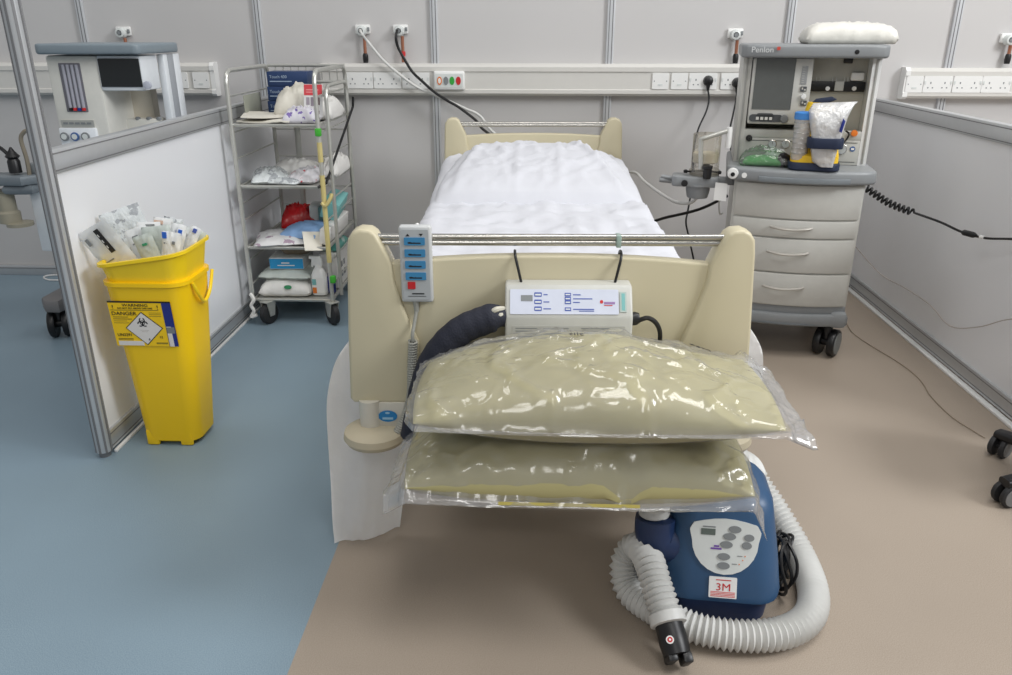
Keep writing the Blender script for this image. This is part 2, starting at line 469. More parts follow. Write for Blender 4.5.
def cable(name, pts, r, m, label, cat, n=8, dens=8):
    bm = bmn(); tube(bm, spline(pts, dens), r, n); o = obj(name, bm, m); return tag(o, label, cat)
W1 = WY-.09
cable('oxygen_hose', [atY(360, 30, WY-.075), atY(362, 34, W1-.02), atY(368, 42, W1), atY(383, 60, W1), atY(399, 74, W1), atY(417, 87, 4.34), atY(435, 95, 4.33), atY(453, 103, 4.32), atY(466, 109, 4.31), atY(480, 116, 4.3), atY(500, 137, 4.29),
      (.15, 4.28, .7), (.35, 4.26, .62), atY(632, 172, 4.15), atY(645, 182, 4.0), atY(660, 193, 3.85), atY(676, 202, 3.7), atY(690, 203, 3.56), atY(697, 198, 3.53)], .0072, HOSE,
      'white gas hose looping from wall outlet behind the bed head', 'hose', 10)
cable('air_hose', [atY(397, 30, WY-.075), atY(396, 38, W1-.01), atY(398, 47, W1), atY(404, 58.5, W1), atY(412.6, 72, W1), atY(423, 82, 4.33), atY(435, 92.6, 4.31), atY(448, 101, 4.29), atY(458.5, 107, 4.28), atY(475.5, 120, 4.27), atY(491, 135, 4.26),
      (.12, 4.24, .66), (.4, 4.24, .5), atY(640, 222, 4.1), atY(668, 217, 3.95), atY(700, 209, 3.8), atY(727, 196, 3.66)], .0072, BLACK,
      'black gas hose running from wall outlet behind the bed head', 'hose', 10)

def plug(px, py, pts, label):
    p = atY(px, py, WY-.085)
    t = thing('mains_plug', label, 'plug', p); Mi = local(t)
    bm = bmn(); lathe(bm, [(.027, .034), (.027, .02), (.022, .002), (.012, -.004)], (0, 0, 0), 20, 'y')
    tube(bm, [(0, .01, -.015), (0, .008, -.05)], [.012, .006], 10); obj('plug_body', bm, BLACK, t)
    bm = bmn(); tube(bm, [Mi @ q for q in spline([p+Vector((0, .008, -.045))]+pts, 8)], .0048, 8); obj('cord', bm, BLACK, t)
plug(709, 81, [atY(709, 100, 4.36), atY(706, 112, 4.34), atY(698, 130, 4.3), atY(694, 150, 4.26), atY(692, 185, 4.2), atY(688, 210, 4.15), atY(686, 222, 4.12), atY(689, 238, 4.1), (.9, 4.1, .02)],
     'black mains plug in the trunking above the bellows canister')
plug(738, 83, [atY(736, 100, 4.36), atY(733, 115, 4.3), atY(730, 130, 4.2), atY(731, 150, 4.1), (1.03, 3.98, .6)],
     'black mains plug beside the grey machine upper left')

# ================================================================== BED
bed = thing('hospital_bed', 'cream hospital bed with moulded head and foot boards', 'bed', (.033, 1.88, 0), R(1.55))
BM = local(bed)
def board(hw, top, rail_lo, rail_hi, notch, mid, bot, hb, y, thick):
    bm = bmn()
    hx = hw
    def horn(s):
        pts = [(hx+hb, bot+.012), (hx+hb*.6, bot+.2), (hx, top-.06), (hx-.004, top-.026), (hx-.016, top-.008), (hx-.034, top), (hx-.058, top-.002), (hx-.072, top-.012), (hx-.084, top-.035), (hx-.10, top-.068),
               (hx-.108, notch+.004), (hx-.112, notch-.04), (hx-.135, notch-.12), (hx-.165, notch-.2), (hx-.163, notch-.27), (hx-.14, bot+.008), (hx-.13, bot), (hx+hb-.01, bot)]
        prism(bm, [(s*p[0], p[1]) for p in pts], y-.03, y+.03, 'xz', .009, seg=3)
    horn(1); horn(-1)
    top_e = []
    w = hx-.075
    N = 24
    for i in range(N+1):
        u = -w+2*w*i/N; a = abs(u)/w
        z = mid-(mid-notch)*a**2.2
        if a > .93: z += (top-notch)*.6*((a-.93)/.07)**1.6
        top_e.append((u, z))
    prism(bm, top_e+[(w, bot+.05), (-w, bot+.05)], y-.017, y+.02, 'xz', .007, seg=3)
    return bm
fb = obj('footboard', board(.495, .925, .88, .906, .834, .857, .462, .02, 0, .05), CREAM, bed, ang=40)
hb_ = obj('headboard', board(.445, .962, .92, .94, .872, .886, .5, .012, 2.2, .05), CREAM, bed, ang=40)
def rail(y, hw, z0, z1):
    bm = bmn()
    box(bm, (0, y, (z0+z1)/2), (2*hw, .012, z1-z0-.002), .002, mi=1)
    tube(bm, [(-hw, y-.004, z1-.006), (hw, y-.004, z1-.006)], .0075, 12)
    tube(bm, [(-hw, y-.004, z0+.006), (hw, y-.004, z0+.006)], .0075, 12)
    return bm
obj('foot_rail', rail(0, .425, .88, .907), [CHROME, STEEL], bed)
obj('head_rail', rail(2.2, .375, .918, .94), [CHROME, STEEL], bed)
bm = bmn(); box(bm, (.165, -.004, .893), (.012, .032, .03), .002); obj('rail_clip', bm, mat('clip_pale', (158, 178, 170), .4), bed)
bm = bmn()
box(bm, (0, 1.1, .5), (.84, 2.1, .05), .01)
for s in (-1, 1): box(bm, (s*.40, 1.1, .47), (.05, 2.08, .05), .008)
obj('platform', bm, BEIGEG, bed)
bm = bmn()
for s in (-1, 1): box(bm, (s*.27, 1.15, .17), (.05, 1.2, .06), .01)
for v in (.6, 1.7): box(bm, (0, v, .17), (.54, .06, .06), .01)
obj('base_frame', bm, BEIGEG, bed)
for v in (.72, 1.55):
    bm = bmn(); box(bm, (0, v, .34), (.1, .12, .29), .015); obj('lift_column', bm, BEIGEG, bed)
def castor(bm_cb, r, w, x, y):
    bm = bmn(); lathe(bm, [(r*.5, -w/2-.001), (r*.9, -w/2), (r, -w*.3), (r, w*.3), (r*.9, w/2), (r*.5, w/2+.001)], (x, y, r), 20, 'x')
    return bm
for s in (-1, 1):
    for v in (.62, 1.68):
        c = obj('castor', castor(None, .06, .035, s*.27, v), RUBBER, bed)
        bm = bmn(); box(bm, (s*.27, v, .12), (.06, .05, .06), .01); tube(bm, [(s*.27-.03, v, .06), (s*.27+.03, v, .06)], .012, 10); obj('fork', bm, BTNG, c)
for s in (-1, 1):
    bm = bmn()
    lathe(bm, [(.05, .352), (.076, .356), (.083, .368), (.08, .385), (.06, .396), (.03, .398)], (s*.455, -.03, 0), 28)
    lathe(bm, [(.012, .338), (.014, .353)], (s*.455, -.03, 0), 12)
    obj('bumper_roller', bm, mat('buffer_beige', (186, 176, 152), .5), bed)
    bm = bmn(); lathe(bm, [(.029, .392), (.029, .47)], (s*.465, -.02, 0), 20); obj('roller_post', bm, WHITE if False else mat('post_pale', (206, 202, 190), .45), bed)
    bm = bmn(); prism(bm, [(s*.445, .465), (s*.30, .465), (s*.31, .36), (s*.345, .345), (s*.36, .385), (s*.445, .39)], -.034, .02, 'xz', .004); 
    br = obj('corner_bracket', bm, mat('bracket_pale', (200, 196, 184), .45), bed)
    if s < 0:
        fc = Face((-.03, -.035, 0), (1, 0, 0), (0, 0, 1)); bm = bmn()
        fc.oval(bm, -.388, .427, .05, .032, 0, .002)
        fc.oval(bm, -.388, .437, .012, .006, 1, .0026)
        fc.rect(bm, -.402, .418, .028, .006, 1, .0026)
        obj('round_badge', bm, [mat('badge_blue', (24, 120, 180), .4), mat('badge_ink', (150, 190, 215), .4)], bed)
bm = bmn(); box(bm, (.06, -.16, .375), (.7, .30, .02), .006)
for s in (-1, 1): tube(bm, [(.06+s*.3, -.3, .368), (.06+s*.3, .3, .45)], .01, 10)
obj('linen_shelf', bm, BEIGEG, bed)

# ---- sheet over the mattress
sheet = thing('bed_sheet', 'white bed sheet spread over the hospital bed mattress', 'sheet', bed.location, R(1.55))
def topz(v): return .695+.012*sstep(.1, .5, v)+.068*sstep(1.25, 2.1, v)
bm = bmn(); NU, NV = 60, 90
prof = []
HWM = .452
for i in range(NU+1):
    a = i/NU
    prof.append(a)
g = []
for j in range(NV+1):
    v = .05+2.1*j/NV
    row = []
    zt = topz(v)
    for i in range(NU+1):
        a = i/NU*2-1
        L = HWM+.20; sarc = a*L; k = abs(sarc)
        sg = 1 if sarc > 0 else -1
        hem = .195
        r_ = .04
        if k < HWM-r_: u, z = sarc, zt
        elif k < HWM+r_*.6:
            th = (k-(HWM-r_))/(r_*1.6)*PI/2; u = sg*(HWM-r_+r_*math.sin(th)); z = zt-r_+r_*math.cos(th)
        else: u = sg*(HWM+.01*math.sin(v*14+sg)*((k-HWM)/.2)); z = zt-r_-(k-HWM-r_*.6)
        if k < HWM:
            w = .011*fbm(u*6+3, v*5, 0)+.012*abs(fbm(u*11+v*6, v*8-u*5, 3))+.005*abs(math.sin(u*36))**8
            dx = abs(fbm(u*3.3+v*2.2, v*4-u*2, 8)); w += .012*max(0, .2-dx)/.2
            z += w+.008*sstep(.36, .45, k)*fbm(v*9, sg*4, 1)
        else: u += .006*fbm(v*9, z*6, sg)
        row.append(bm.verts.new((u, v, z)))
    g.append(row)
for j in range(NV):
    for i in range(NU): bm.faces.new((g[j][i], g[j][i+1], g[j+1][i+1], g[j+1][i]))
bm.faces.new(g[0]); bm.faces.new(list(reversed(g[-1])))
obj('top_sheet', bm, SHEET, sheet, ang=80)
def drape(x0, x1, path, name, ph):
    """a hanging corner of sheet: path = list of (v, z, x shift, x0, x1)"""
    bm = bmn(); NS = 26; P = spline([Vector((p[0], p[1], 0)) for p in path], 7)
    E0 = spline([Vector((p[2], 0, 0)) for p in path], 7); E1 = spline([Vector((p[3], 0, 0)) for p in path], 7)
    rows = []
    for j, p in enumerate(P):
        row = []
        f = j/(len(P)-1)
        for i in range(NS+1):
            a = i/NS; u = E0[j].x+(E1[j].x-E0[j].x)*a
            w = (.010*math.sin(a*9+ph)+.012*fbm(a*3, f*2, ph))*(.3+f)
            row.append(bm.verts.new((u, p.x+w+.05*(a-.5)**2+.05*a*f, p.y+.018*a*f)))
        rows.append(row)
    for A, B in zip(rows, rows[1:]):
        for i in range(NS): bm.faces.new((A[i], A[i+1], B[i+1], B[i]))
    r = bmesh.ops.solidify(bm, geom=bm.faces[:], thickness=.002)
    obj(name, bm, PAPER, sheet, ang=80)
drape(0, 0, [(.12, .64, -.49, -.40), (.1, .585, -.535, -.38), (.08, .52, -.578, -.37), (.06, .42, -.603, -.37), (.05, .30, -.608, -.37), (.02, .16, -.606, -.395), (-.01, .045, -.602, -.412), (-.02, .006, -.598, -.418)], 'hanging_corner', 0)
drape(0, 0, [(.15, .66, .42, .49), (.13, .63, .42, .535), (.12, .58, .42, .575), (.11, .53, .42, .598), (.10, .46, .42, .606), (.09, .40, .43, .61)], 'hanging_corner', 2)

# ---- head pillow
pil = thing('bed_pillow', 'white pillow in a creased cover at the bed head', 'pillow', bed.location, R(1.55))
bm = bmn(); NU, NV = 64, 44
P0 = [[None]*(NU+1) for _ in range(NV+1)]
def pill_h(a, b):
    e = max(0, 1-abs(a)**3.4)**.55*max(0, 1-abs(b)**2.6)**.6
    return e
for sgn in (1, -1):
    for j in range(NV+1):
        for i in range(NU+1):
            a = i/NU*2-1; b = j/NV*2-1
            edge = i in (0, NU) or j in (0, NV)
            if sgn < 0 and edge: continue
            hw = .37+.075*(1-sstep(-1, .8, b))
            u = .008+a*hw*(1-.03*b*b); v = 1.70+b*.40*(1-.04*a*a)
            base = topz(v)+.012
            h = pill_h(a, b)
            if sgn > 0:
                z = base-.018+.018*sstep(0, .3, h)+.100*h**.8*(1+.06*b)
                z += h*(.010*fbm(u*4, v*5, 5)+.013*max(0, .16-abs(fbm(u*3.2+v*1.7, v*4-u*3, 12)))/.16+.010*max(0, .12-abs(fbm(u*5-v*3, v*3+u*2, 31)))/.12)
                for cu_ in (-.08, .105): z += .006*math.exp(-((u-cu_-.02*(v-1.6))/.012)**2)*h**.5
                ln = .20+(1.95-v)*.25+.012*fbm(v*6, 2)
                z += h*(.022*math.exp(-((u-ln)/.022)**2)-.030*sstep(.0, .05, u-ln))
                ln = -.25-(1.95-v)*.16+.012*fbm(v*6, 7)
                z += h*(.012*math.exp(-((u-ln)/.025)**2)-.018*sstep(.0, .05, ln-u))
            else: z = base-.01+.004*h
            if sgn > 0: P0[j][i] = bm.verts.new((u, v, z))
            else: pass
for j in range(NV):
    for i in range(NU): bm.faces.new((P0[j][i], P0[j][i+1], P0[j+1][i+1], P0[j+1][i]))
ring = [P0[0][i] for i in range(NU)]+[P0[j][NU] for j in range(NV)]+[P0[NV][i] for i in range(NU, 0, -1)]+[P0[j][0] for j in range(NV, 0, -1)]
bm.faces.new(list(reversed(ring)))
obj('pillow', bm, SHEET, pil, ang=80)
# ---- handset
hs = thing('bed_handset', 'grey bed control handset hooked on the foot rail', 'handset', (-.293, 1.848, .742), R(1.55))
bm = bmn(); box(bm, (0, 0, .096), (.078, .026, .192), .006, seg=3); obj('casing', bm, mat('handset_grey', (198, 200, 200), .4), hs)
fc = Face((0, -.013, 0), (1, 0, 0), (0, 0, 1))
bm = bmn(); fc.rect(bm, -.033, .008, .066, .176, 0, .0015, .004); keypad = bm
for k in range(4):
    bm = bmn(); z = .146-k*.029
    fc.rect(bm, -.026, z, .05, .019, 0, .004, .002)
    fc.text(bm, '~', -.018, z+.001, .022, 1, .0042, sx=1.4); fc.rect(bm, -.016, z+.004, .03, .003, 1, .0044)
    obj('button', bm, [BTNB, INKB], hs, label='blue rocker button')
bm = bmn(); fc.rect(bm, -.022, .036, .019, .018, 0, .004, .002); obj('lock_button', bm, RED, hs)
bm = keypad
fc.poly(bm, [(-.022, .168), (-.012, .168), (-.017, .174)], mi=1, h=.0022); fc.poly(bm, [(.01, .174), (.02, .174), (.015, .168)], mi=1, h=.0022)
fc.rect(bm, -.012, .022, .03, .003, mi=1, h=.0022); fc.rect(bm, -.022, .0165, .044, .001, mi=1, h=.0022)
obj('keypad', bm, [mat('keypad_grey', (176, 180, 182), .45), INKB], hs)
bm = bmn(); box(bm, (0, .018, .165), (.04, .012, .03), .003); tube(bm, [(0, .02, .175), (0, .045, .182), (0, .058, .17), (0, .058, .15)], .005, 8); obj('rail_hook', bm, WHITE, hs)
bm = bmn(); Mi = local(hs)
cp = [Mi @ q for q in (atY(413, 341, 1.828), atY(412, 368, 1.828), atY(411, 396, 1.826), atY(405, 418, 1.822), atY(396, 434, 1.818), atY(385, 443, 1.812))]
tube(bm, spline([Vector((-.005, 0, .0)), Vector((-.006, -.003, -.03)), cp[0]+Vector((0, 0, .02)), cp[0]], 8), .0045, 8)
lathe(bm, [(.009, 0), (.006, -.03)], (-.005, 0, .002), 12)
tube(bm, coil(spline(cp, 12), .0095, 46, 10), .0036, 6)
obj('coiled_lead', bm, mat('lead_grey', (160, 160, 152), .5), hs)

# ---- mattress pump
pu = thing('mattress_pump', 'white air mattress pump hung on the footboard by two hooks', 'pump', (.077, 1.862, .597), R(1.55))
bm = bmn()
prof = [(0, 0), (-.085, 0), (-.09, .008), (-.09, .13), (-.086, .139), (-.05, .194), (-.042, .2), (0, .2)]
prism(bm, prof, -.153, .153, 'yz', .006, seg=3); obj('housing', bm, mat('pump_white', (192, 192, 186), .4), pu)
fo = Vector((0, -.0875, .1385)); fv = Vector((0, .036, .055))
fc = Face(fo, (1, 0, 0), fv); LH = fv.length
bm = bmn(); fc.rect(bm, -.141, .002, .26, LH-.004, 0, .0012, .003); 
fc.rect(bm, -.115, .034, .028, .015, 2, .0018)
for i, y in enumerate((.045, .027, .010)):
    fc.rect(bm, -.083, y, .018, .011, 1, .0018, .002); fc.rect(bm, -.081, y+.003, .014, .004, 3, .0022)
    fc.rect(bm, -.061, y+.004, .01+.004*i, .0025, 1, .0018)
for i, y in enumerate((.046, .036, .027, .010)):
    fc.rect(bm, -.01, y, .015, .009, 1, .0018, .001); fc.rect(bm, -.008, y+.003, .011, .003, 3, .0022)
    fc.rect(bm, .01, y+.003, (.018, .046, .016, .05)[i], .0025, 1, .0018)
fc.rect(bm, .024, .009, .036, .002, 1, .0018)
obj('control_label', bm, [mat('label_pale', (204, 209, 224), .4), INKBLUE, BTNG, PANELW], pu)
bm = bmn(); fc.oval(bm, .078, .033, .008, .009, 0, .0018); fc.rect(bm, .084, .027, .026, .006, 1, .0018); fc.rect(bm, .084, .023, .02, .002, 0, .0018)
obj('maker_mark', bm, [RED, mat('mark_mauve', (150, 120, 170), .5)], pu)
bm = bmn(); fc.rect(bm, .122, .008, .016, .05, 0, .0014); fc.rect(bm, .126, .012, .008, .042, 1, .0018); obj('inspection_sticker', bm, [mat('sticker_grey', (176, 190, 184), .5), TEAL], pu)
f2 = Face((0, -.09, 0), (1, 0, 0), (0, 0, 1)); bm = bmn()
f2.rect(bm, -.135, .07, .27, .042, 0, .001)
for k in range(5):
    f2.rect(bm, -.128, .077+k*.007, .04+.012*(k % 3), .0022, 1, .0014); f2.rect(bm, -.06, .077+k*.007, .06+.01*(k % 2), .0022, 1, .0014); f2.rect(bm, .03, .077+k*.007, .07+.02*(k % 2), .0022, 1, .0014)
obj('rating_plate', bm, [mat('plate_grey', (186, 186, 182), .45), BTNG], pu)
for x in (-.128, .128):
    bm = bmn(); s = 1 if x > 0 else -1
    tube(bm, spline([(x-s*.014, -.02, .198), (x-s*.007, -.014, .228), (x, -.004, .256), (x+s*.002, .012, .266), (x+s*.002, .04, .262), (x+s*.002, .052, .24), (x, .05, .20)], 4), .0034, 8)
    obj('hook', bm, BLACK, pu)
Mi = local(pu)
bm = bmn()
hp = [atY(508, 322, 1.80), atY(497, 317, 1.785), atY(480, 322, 1.78), atY(462, 330, 1.775), atY(445, 345, 1.77), atY(432, 364, 1.77), atY(424, 388, 1.77), atY(418, 412, 1.77), atY(412, 436, 1.775)]
P = spline(hp, 8); n = len(P)
tube(bm, [Mi @ p for p in P], [.014+.022*sstep(0, .18, i/n)-.006*sstep(.75, 1, i/n)+.0006*math.sin(i*1.3) for i in range(n)], 14)
obj('sleeved_air_hose', bm, NAVYC, pu)
bm = bmn()
for k, (a, b) in enumerate((((487, 316), (506, 309)), ((492, 322), (507, 314)))):
    tube(bm, [Mi @ p for p in spline([atY(*a, 1.772), atY((a[0]+b[0])/2, (a[1]+b[1])/2-3, 1.765), atY(*b, 1.80)], 6)], .007, 8)
obj('cable_tie', bm, mat('tie_pale', (196, 192, 178), .5), pu)
bm = bmn()
tube(bm, [(.15, -.05, .115), (.165, -.05, .118), (.175, -.05, .12)], [.016, .017, .012], 12)
tube(bm, [Mi @ p for p in spline([atY(640, 320, 1.812), atY(648, 318, 1.81), atY(656, 323, 1.815), atY(660, 333, 1.82), atY(659, 350, 1.83)], 6)], .006, 8)
obj('power_lead', bm, BLACK, pu)

# ---- bagged pillows on the foot shelf
def bagged(label, cx, cy, z0, w, d, h, seed, ext, sag, slope=(0, 0)):
    """ext = film margins (left, right, front, back); sag = how far the seam hangs at left, right"""
    t = thing('bagged_pillow', label, 'pillow', (cx, cy, z0), 0, None)
    def ph(x, y):
        a = min(1, abs(x)/(w/2)); b = min(1, abs(y)/(d/2))
        return max(0, 1-a**2.5)**.62*max(0, 1-b**2.6)**.55
    def ptop(x, y): return h*(.36+.64*ph(x, y)*(1+.10*fbm(x*4, y*5, seed))*(1-slope[1]*sstep(.05, 1, x/(w/2))-slope[0]*sstep(.2, 1, -x/(w/2))))
    def pbot(x, y): return h*(.36-.36*min(1, ph(x, y)*1.5))
    NX, NY = 44, 28
    bm = bmn(); T = {}; B = {}
    for j in range(NY+1):
        for i in range(NX+1):
            a = math.sin((i/NX*2-1)*PI/2); b = math.sin((j/NY*2-1)*PI/2)
            x = a*w/2*(1-.04*b*b); y = b*d/2*(1-.05*a*a)
            e = i in (0, NX) or j in (0, NY)
            T[i, j] = bm.verts.new((x, y, ptop(a*w/2, b*d/2)-.03*max(0, 1-abs((x-.10)/.06))**1.5*sstep(.1, .8, -b)*(1 if seed == 3 else .4)))
            B[i, j] = T[i, j] if e else bm.verts.new((x, y, pbot(a*w/2, b*d/2)))
    for j in range(NY):
        for i in range(NX):
            bm.faces.new((T[i, j], T[i+1, j], T[i+1, j+1], T[i, j+1])); bm.faces.new((B[i, j], B[i, j+1], B[i+1, j+1], B[i+1, j]))
    pl = obj('pillow', bm, KHAKI, t, ang=80)
    # the seam of the pillow case
    # film
    L, Rr, Fr, Bk = ext
    NX, NY = 120, 72
    bm = bmn(); T = {}; B = {}
    for j in range(NY+1):
        for i in range(NX+1):
            a = i/NX*2-1; b = j/NY*2-1
            hw = (w/2+L) if a < 0 else (w/2+Rr); hd = (d/2+Fr) if b < 0 else (d/2+Bk)
            x = a*hw; y = b*hd
            e = i in (0, NX) or j in (0, NY)
            inside = ph(x, y)
            out = max(0, (abs(x)-w/2*.96))/max(.01, hw-w/2)
            seam = h*.36-sag[0]*(out if x < 0 else 0)-sag[1]*(out if x > 0 else 0)
            fo_ = max(0, -y-d/2*.9)/max(.01, Fr+.001); seam -= sag[2]*min(1, fo_)
            ridge = max(0, .16-abs(fbm(x*4+y*2.3+seed, y*6-x*2, seed)))/.16
            ridge2 = max(0, .13-abs(fbm(x*9-y*5, y*11+x*4+seed, seed+4)))/.13
            wr = .012*ridge+.005*ridge2+.0012*fbm(x*20, y*20, seed)
            zt = max(seam+.004, ptop(x, y) if inside > 0 else seam)+.005+wr
            if inside <= 0: zt = seam+.004+wr*.9
            else: zt = max(zt, ptop(x, y)+.004)
            zb = (pbot(x, y)-.002 if inside > 0 else seam-.004)
            zb = max(zb, -.004) if inside > 0 else zb
            yy = y*(1-.05*(x/hw)**2); 
            # scalloped, drawn-in ends
            if a < 0: yy *= 1-.10*out*(1 if L < .06 else 0)
            if e: T[i, j] = B[i, j] = bm.verts.new((x+.008*fbm(y*14, seed), yy+.006*fbm(x*12, seed+2), seam+.5*wr))
            else: T[i, j] = bm.verts.new((x, yy, zt)); B[i, j] = bm.verts.new((x, yy, zb))
    for j in range(NY):
        for i in range(NX):
            for Q, fl in ((T, 0), (B, 1)):
                q = [Q[i, j], Q[i+1, j], Q[i+1, j+1], Q[i, j+1]]
                q = list(dict.fromkeys(q))
                if len(q) < 3: continue
                if fl: q.reverse()
                try: bm.faces.new(q)
                except ValueError: pass
    obj('plastic_bag', bm, BAG, t, ang=80)
    return t
PX = .115
lo = bagged('khaki pillow in a clear bag, lower of the two at bed foot', .096, 1.635, .392, .775, .40, .172, 3, (.038, .022, .012, .0), (.035, .045, .03))
up = bagged('khaki pillow in a clear bag, upper one under the white pump', .13, 1.62, .560, .79, .39, .155, 11, (.012, .05, .01, .0), (.0, .022, .012), (.25, .5))
fc = Face((0, -.2055, .036), (1, 0, 0), (0, .3, 1)); bm = bmn()
fc.rect(bm, -.17, 0, .30, .007, 0, .001)
obj('printed_strip', bm, mat('strip_yellow', (188, 174, 92), .5), lo)
bm = bmn(); fc = Face((-.055, .03, .172), (1, 0, 0), (0, 1, -.1)); fc.text(bm, 'tilt', 0, 0, .03, 0, .001); obj('printed_word', bm, INKB, up); bm = bmn()
fc = Face((.22, .05, .145), (1, -.1, -.3), (0, 1, -.2)); fc.text(bm, 'FSM', 0, 0, .03, 0, .001)
obj('printed_word', bm, INKB, up)

# ================================================================== WARMING BLOWER
bl = thing('warming_blower', 'blue patient warming blower with white ribbed hose on the floor', 'blower', (.464, 1.585, 0), R(-5))
def ring_sec(w, d, z, r, yo=0, n=6, tilt=0):
    return [(p[0], p[1]+yo, z+tilt*(p[1])) for p in rrect(w, d, r, n)]
bm = bmn()
loft(bm, [ring_sec(.20, .20, .0, .04, .12), ring_sec(.235, .235, .008, .05, .12), ring_sec(.245, .25, .06, .055, .12), ring_sec(.245, .25, .075, .055, .12)])
obj('base', bm, NAVYB, bl)
bm = bmn()
def hsec(w, z, fr, bk, r): return ring_sec(w, bk-fr, z, r, (fr+bk)/2)
loft(bm, [hsec(.265, .066, -.004, .255, .06), hsec(.288, .074, -.0155, .272, .065), hsec(.290, .092, -.0155, .275, .065), hsec(.275, .17, .0175, .277, .065), hsec(.252, .25, .051, .28, .06), hsec(.238, .29, .068, .282, .055), hsec(.20, .312, .09, .27, .05), hsec(.13, .318, .12, .25, .035)])
obj('hood', bm, BLUE, bl, ang=50)
# slanted control panel on the hood front
p0 = Vector((0, -.0155, .092)); p1 = Vector((0, .051, .25))
fv = p1-p0; fc = Face(p0-Vector((0, .0006, 0)), (1, 0, 0), fv)
LH = fv.length
def shield(w, h, y0):
    pts = []
    for k in range(13):
        a = PI+PI*k/12; pts.append((w/2*.92*math.cos(a), y0+h*.62+h*.62*math.sin(a)))
    for k in range(9):
        a = k/8; pts.append((w/2*(.92+.08*math.sin(a*PI/2))*(1 if a < .6 else 1-(a-.6)*.3), y0+h*.62+h*.30*a))
    for k in range(7):
        a = k/6; pts.append((w/2*.86*(1-2*a), y0+h*.93+.012*math.sin(PI*a)))
    for k in range(8, -1, -1):
        a = k/8; pts.append((-w/2*(.92+.08*math.sin(a*PI/2))*(1 if a < .6 else 1-(a-.6)*.3), y0+h*.62+h*.30*a))
    out = []
    for p in pts:
        if not out or (Vector(p)-Vector(out[-1])).length > 1e-4: out.append(p)
    return out
bm = bmn(); fc.poly(bm, shield(.172, .132, .052), h0=-.004, h=.004); panel = bm
bm = bmn(); fc.rect(bm, -.058, .146, .034, .015, 0, .0052); fc.rect(bm, -.054, .164, .03, .003, 1, .0048); obj('display', bm, [mat('lcd_green', (96, 106, 100), .3), BTNG], bl)
for x, y in ((.022, .163), (.010, .145), (.003, .125), (.056, .145), (.051, .126), (-.002, .096), (-.002, .074)):
    bm = bmn(); fc.oval(bm, x, y, .030 if x < .04 else .024, .017, 0, .006); obj('button', bm, BTNG, bl)
bm = panel; fc.rect(bm, -.034, .112, .026, .004, 1, .005); fc.rect(bm, -.026, .118, .012, .004, 1, .005)
fc.oval(bm, .048, .100, .003, .003, 2, .005); fc.oval(bm, .043, .09, .003, .003, 2, .005); fc.oval(bm, .035, .08, .003, .003, 2, .005)
for y, x in ((.100, .03), (.08, .018)): fc.rect(bm, x, y-.001, .012, .0015, 3, .005)
obj('control_panel', bm, [PANELW, PURPLE, ORANGE, BTNG], bl)
bm = bmn(); fc.rect(bm, -.034, -.004, .066, .05, 0, .004, .002)
fc.text(bm, '3M', .0, .014, .025, 1, .0045, 'CENTER', 1.15)
fc.rect(bm, -.018, .038, .036, .0022, 1, .0046)
for k in range(4): fc.rect(bm, -.03, -.001+k*.0035, .058, .0015, 2, .0046)
obj('maker_label', bm, [WHITE, RED, REDP], bl)
# outlet port (left) and hose
bm = bmn()
tube(bm, spline([(-.06, .10, .17), (-.12, .085, .165), (-.158, .08, .175), (-.168, .08, .20), (-.17, .085, .235)], 8), [.055]*8+[.056]*25, 18) if False else None
P = spline([(-.06, .10, .17), (-.115, .085, .165), (-.15, .08, .175), (-.163, .08, .20), (-.165, .085, .238)], 8)
tube(bm, P, [.058-.008*i/len(P) for i in range(len(P))], 18)
obj('outlet_port', bm, NAVYB, bl)
Mi = local(bl)
W = lambda *p: Mi @ Vector(p)
hr = .039
path = [Vector((-.166, .088, .225)), Vector((-.168, .1, .28)), Vector((-.14, .19, .335)), Vector((-.03, .34, .30)), Vector((.09, .37, .24)),
        W(.635, 1.985, .17), W(.69, 1.90, .10), W(.724, 1.79, .048), W(.715, 1.66, .041), W(.675, 1.565, .041), W(.60, 1.508, .041), W(.50, 1.492, .041), W(.40, 1.51, .041), W(.318, 1.56, .042),
        W(.25, 1.635, .045), W(.236, 1.68, .085), W(.255, 1.695, .128), W(.276, 1.67, .15), W(.289, 1.61, .15), W(.300, 1.555, .125), W(.313, 1.51, .10), W(.318, 1.49, .086)]
bm = bmn(); hose(bm, spline(path, 14), hr, .0145, .24, 20); ho = obj('ribbed_hose', bm, HOSE, bl, ang=80)
e0 = path[-2]; e1 = path[-1]; dr = (e1-e0).normalized()
bm = bmn(); tube(bm, [e1-dr*.012, e1+dr*.012, e1+dr*.014], [.043, .043, .036], 20); obj('hose_cuff', bm, HOSE, ho)
bm = bmn()
q0 = e1+dr*.012; Q = [q0+dr*.07*k/5 for k in range(6)]
tube(bm, Q, [.033, .033, .034, .034, .033, .031], 20)
for s in (-1, 1): box(bm, q0+dr*.076+Vector((s*.017, 0, 0)), (.024, .044, .026), .006, rot=dr.to_track_quat('Z', 'Y').to_matrix())
nz_ = obj('nozzle', bm, BLACK, ho)
ndir = Vector((0, -1, .6)); ndir = (ndir-dr*ndir.dot(dr)).normalized()
fcn = Face(q0+dr*.04+ndir*.0325, ndir.cross(dr)*-1, -dr); 
if fcn.n.dot(ndir) < 0: fcn = Face(q0+dr*.04+ndir*.0325, ndir.cross(dr), -dr)
bm = bmn(); fcn.oval(bm, -.008, 0, .018, .018, 0, .002); fcn.oval(bm, -.008, 0, .012, .012, 1, .0026); fcn.oval(bm, -.008, 0, .005, .005, 0, .003); obj('round_sticker', bm, [WHITE, RED], ho)
bm = bmn()
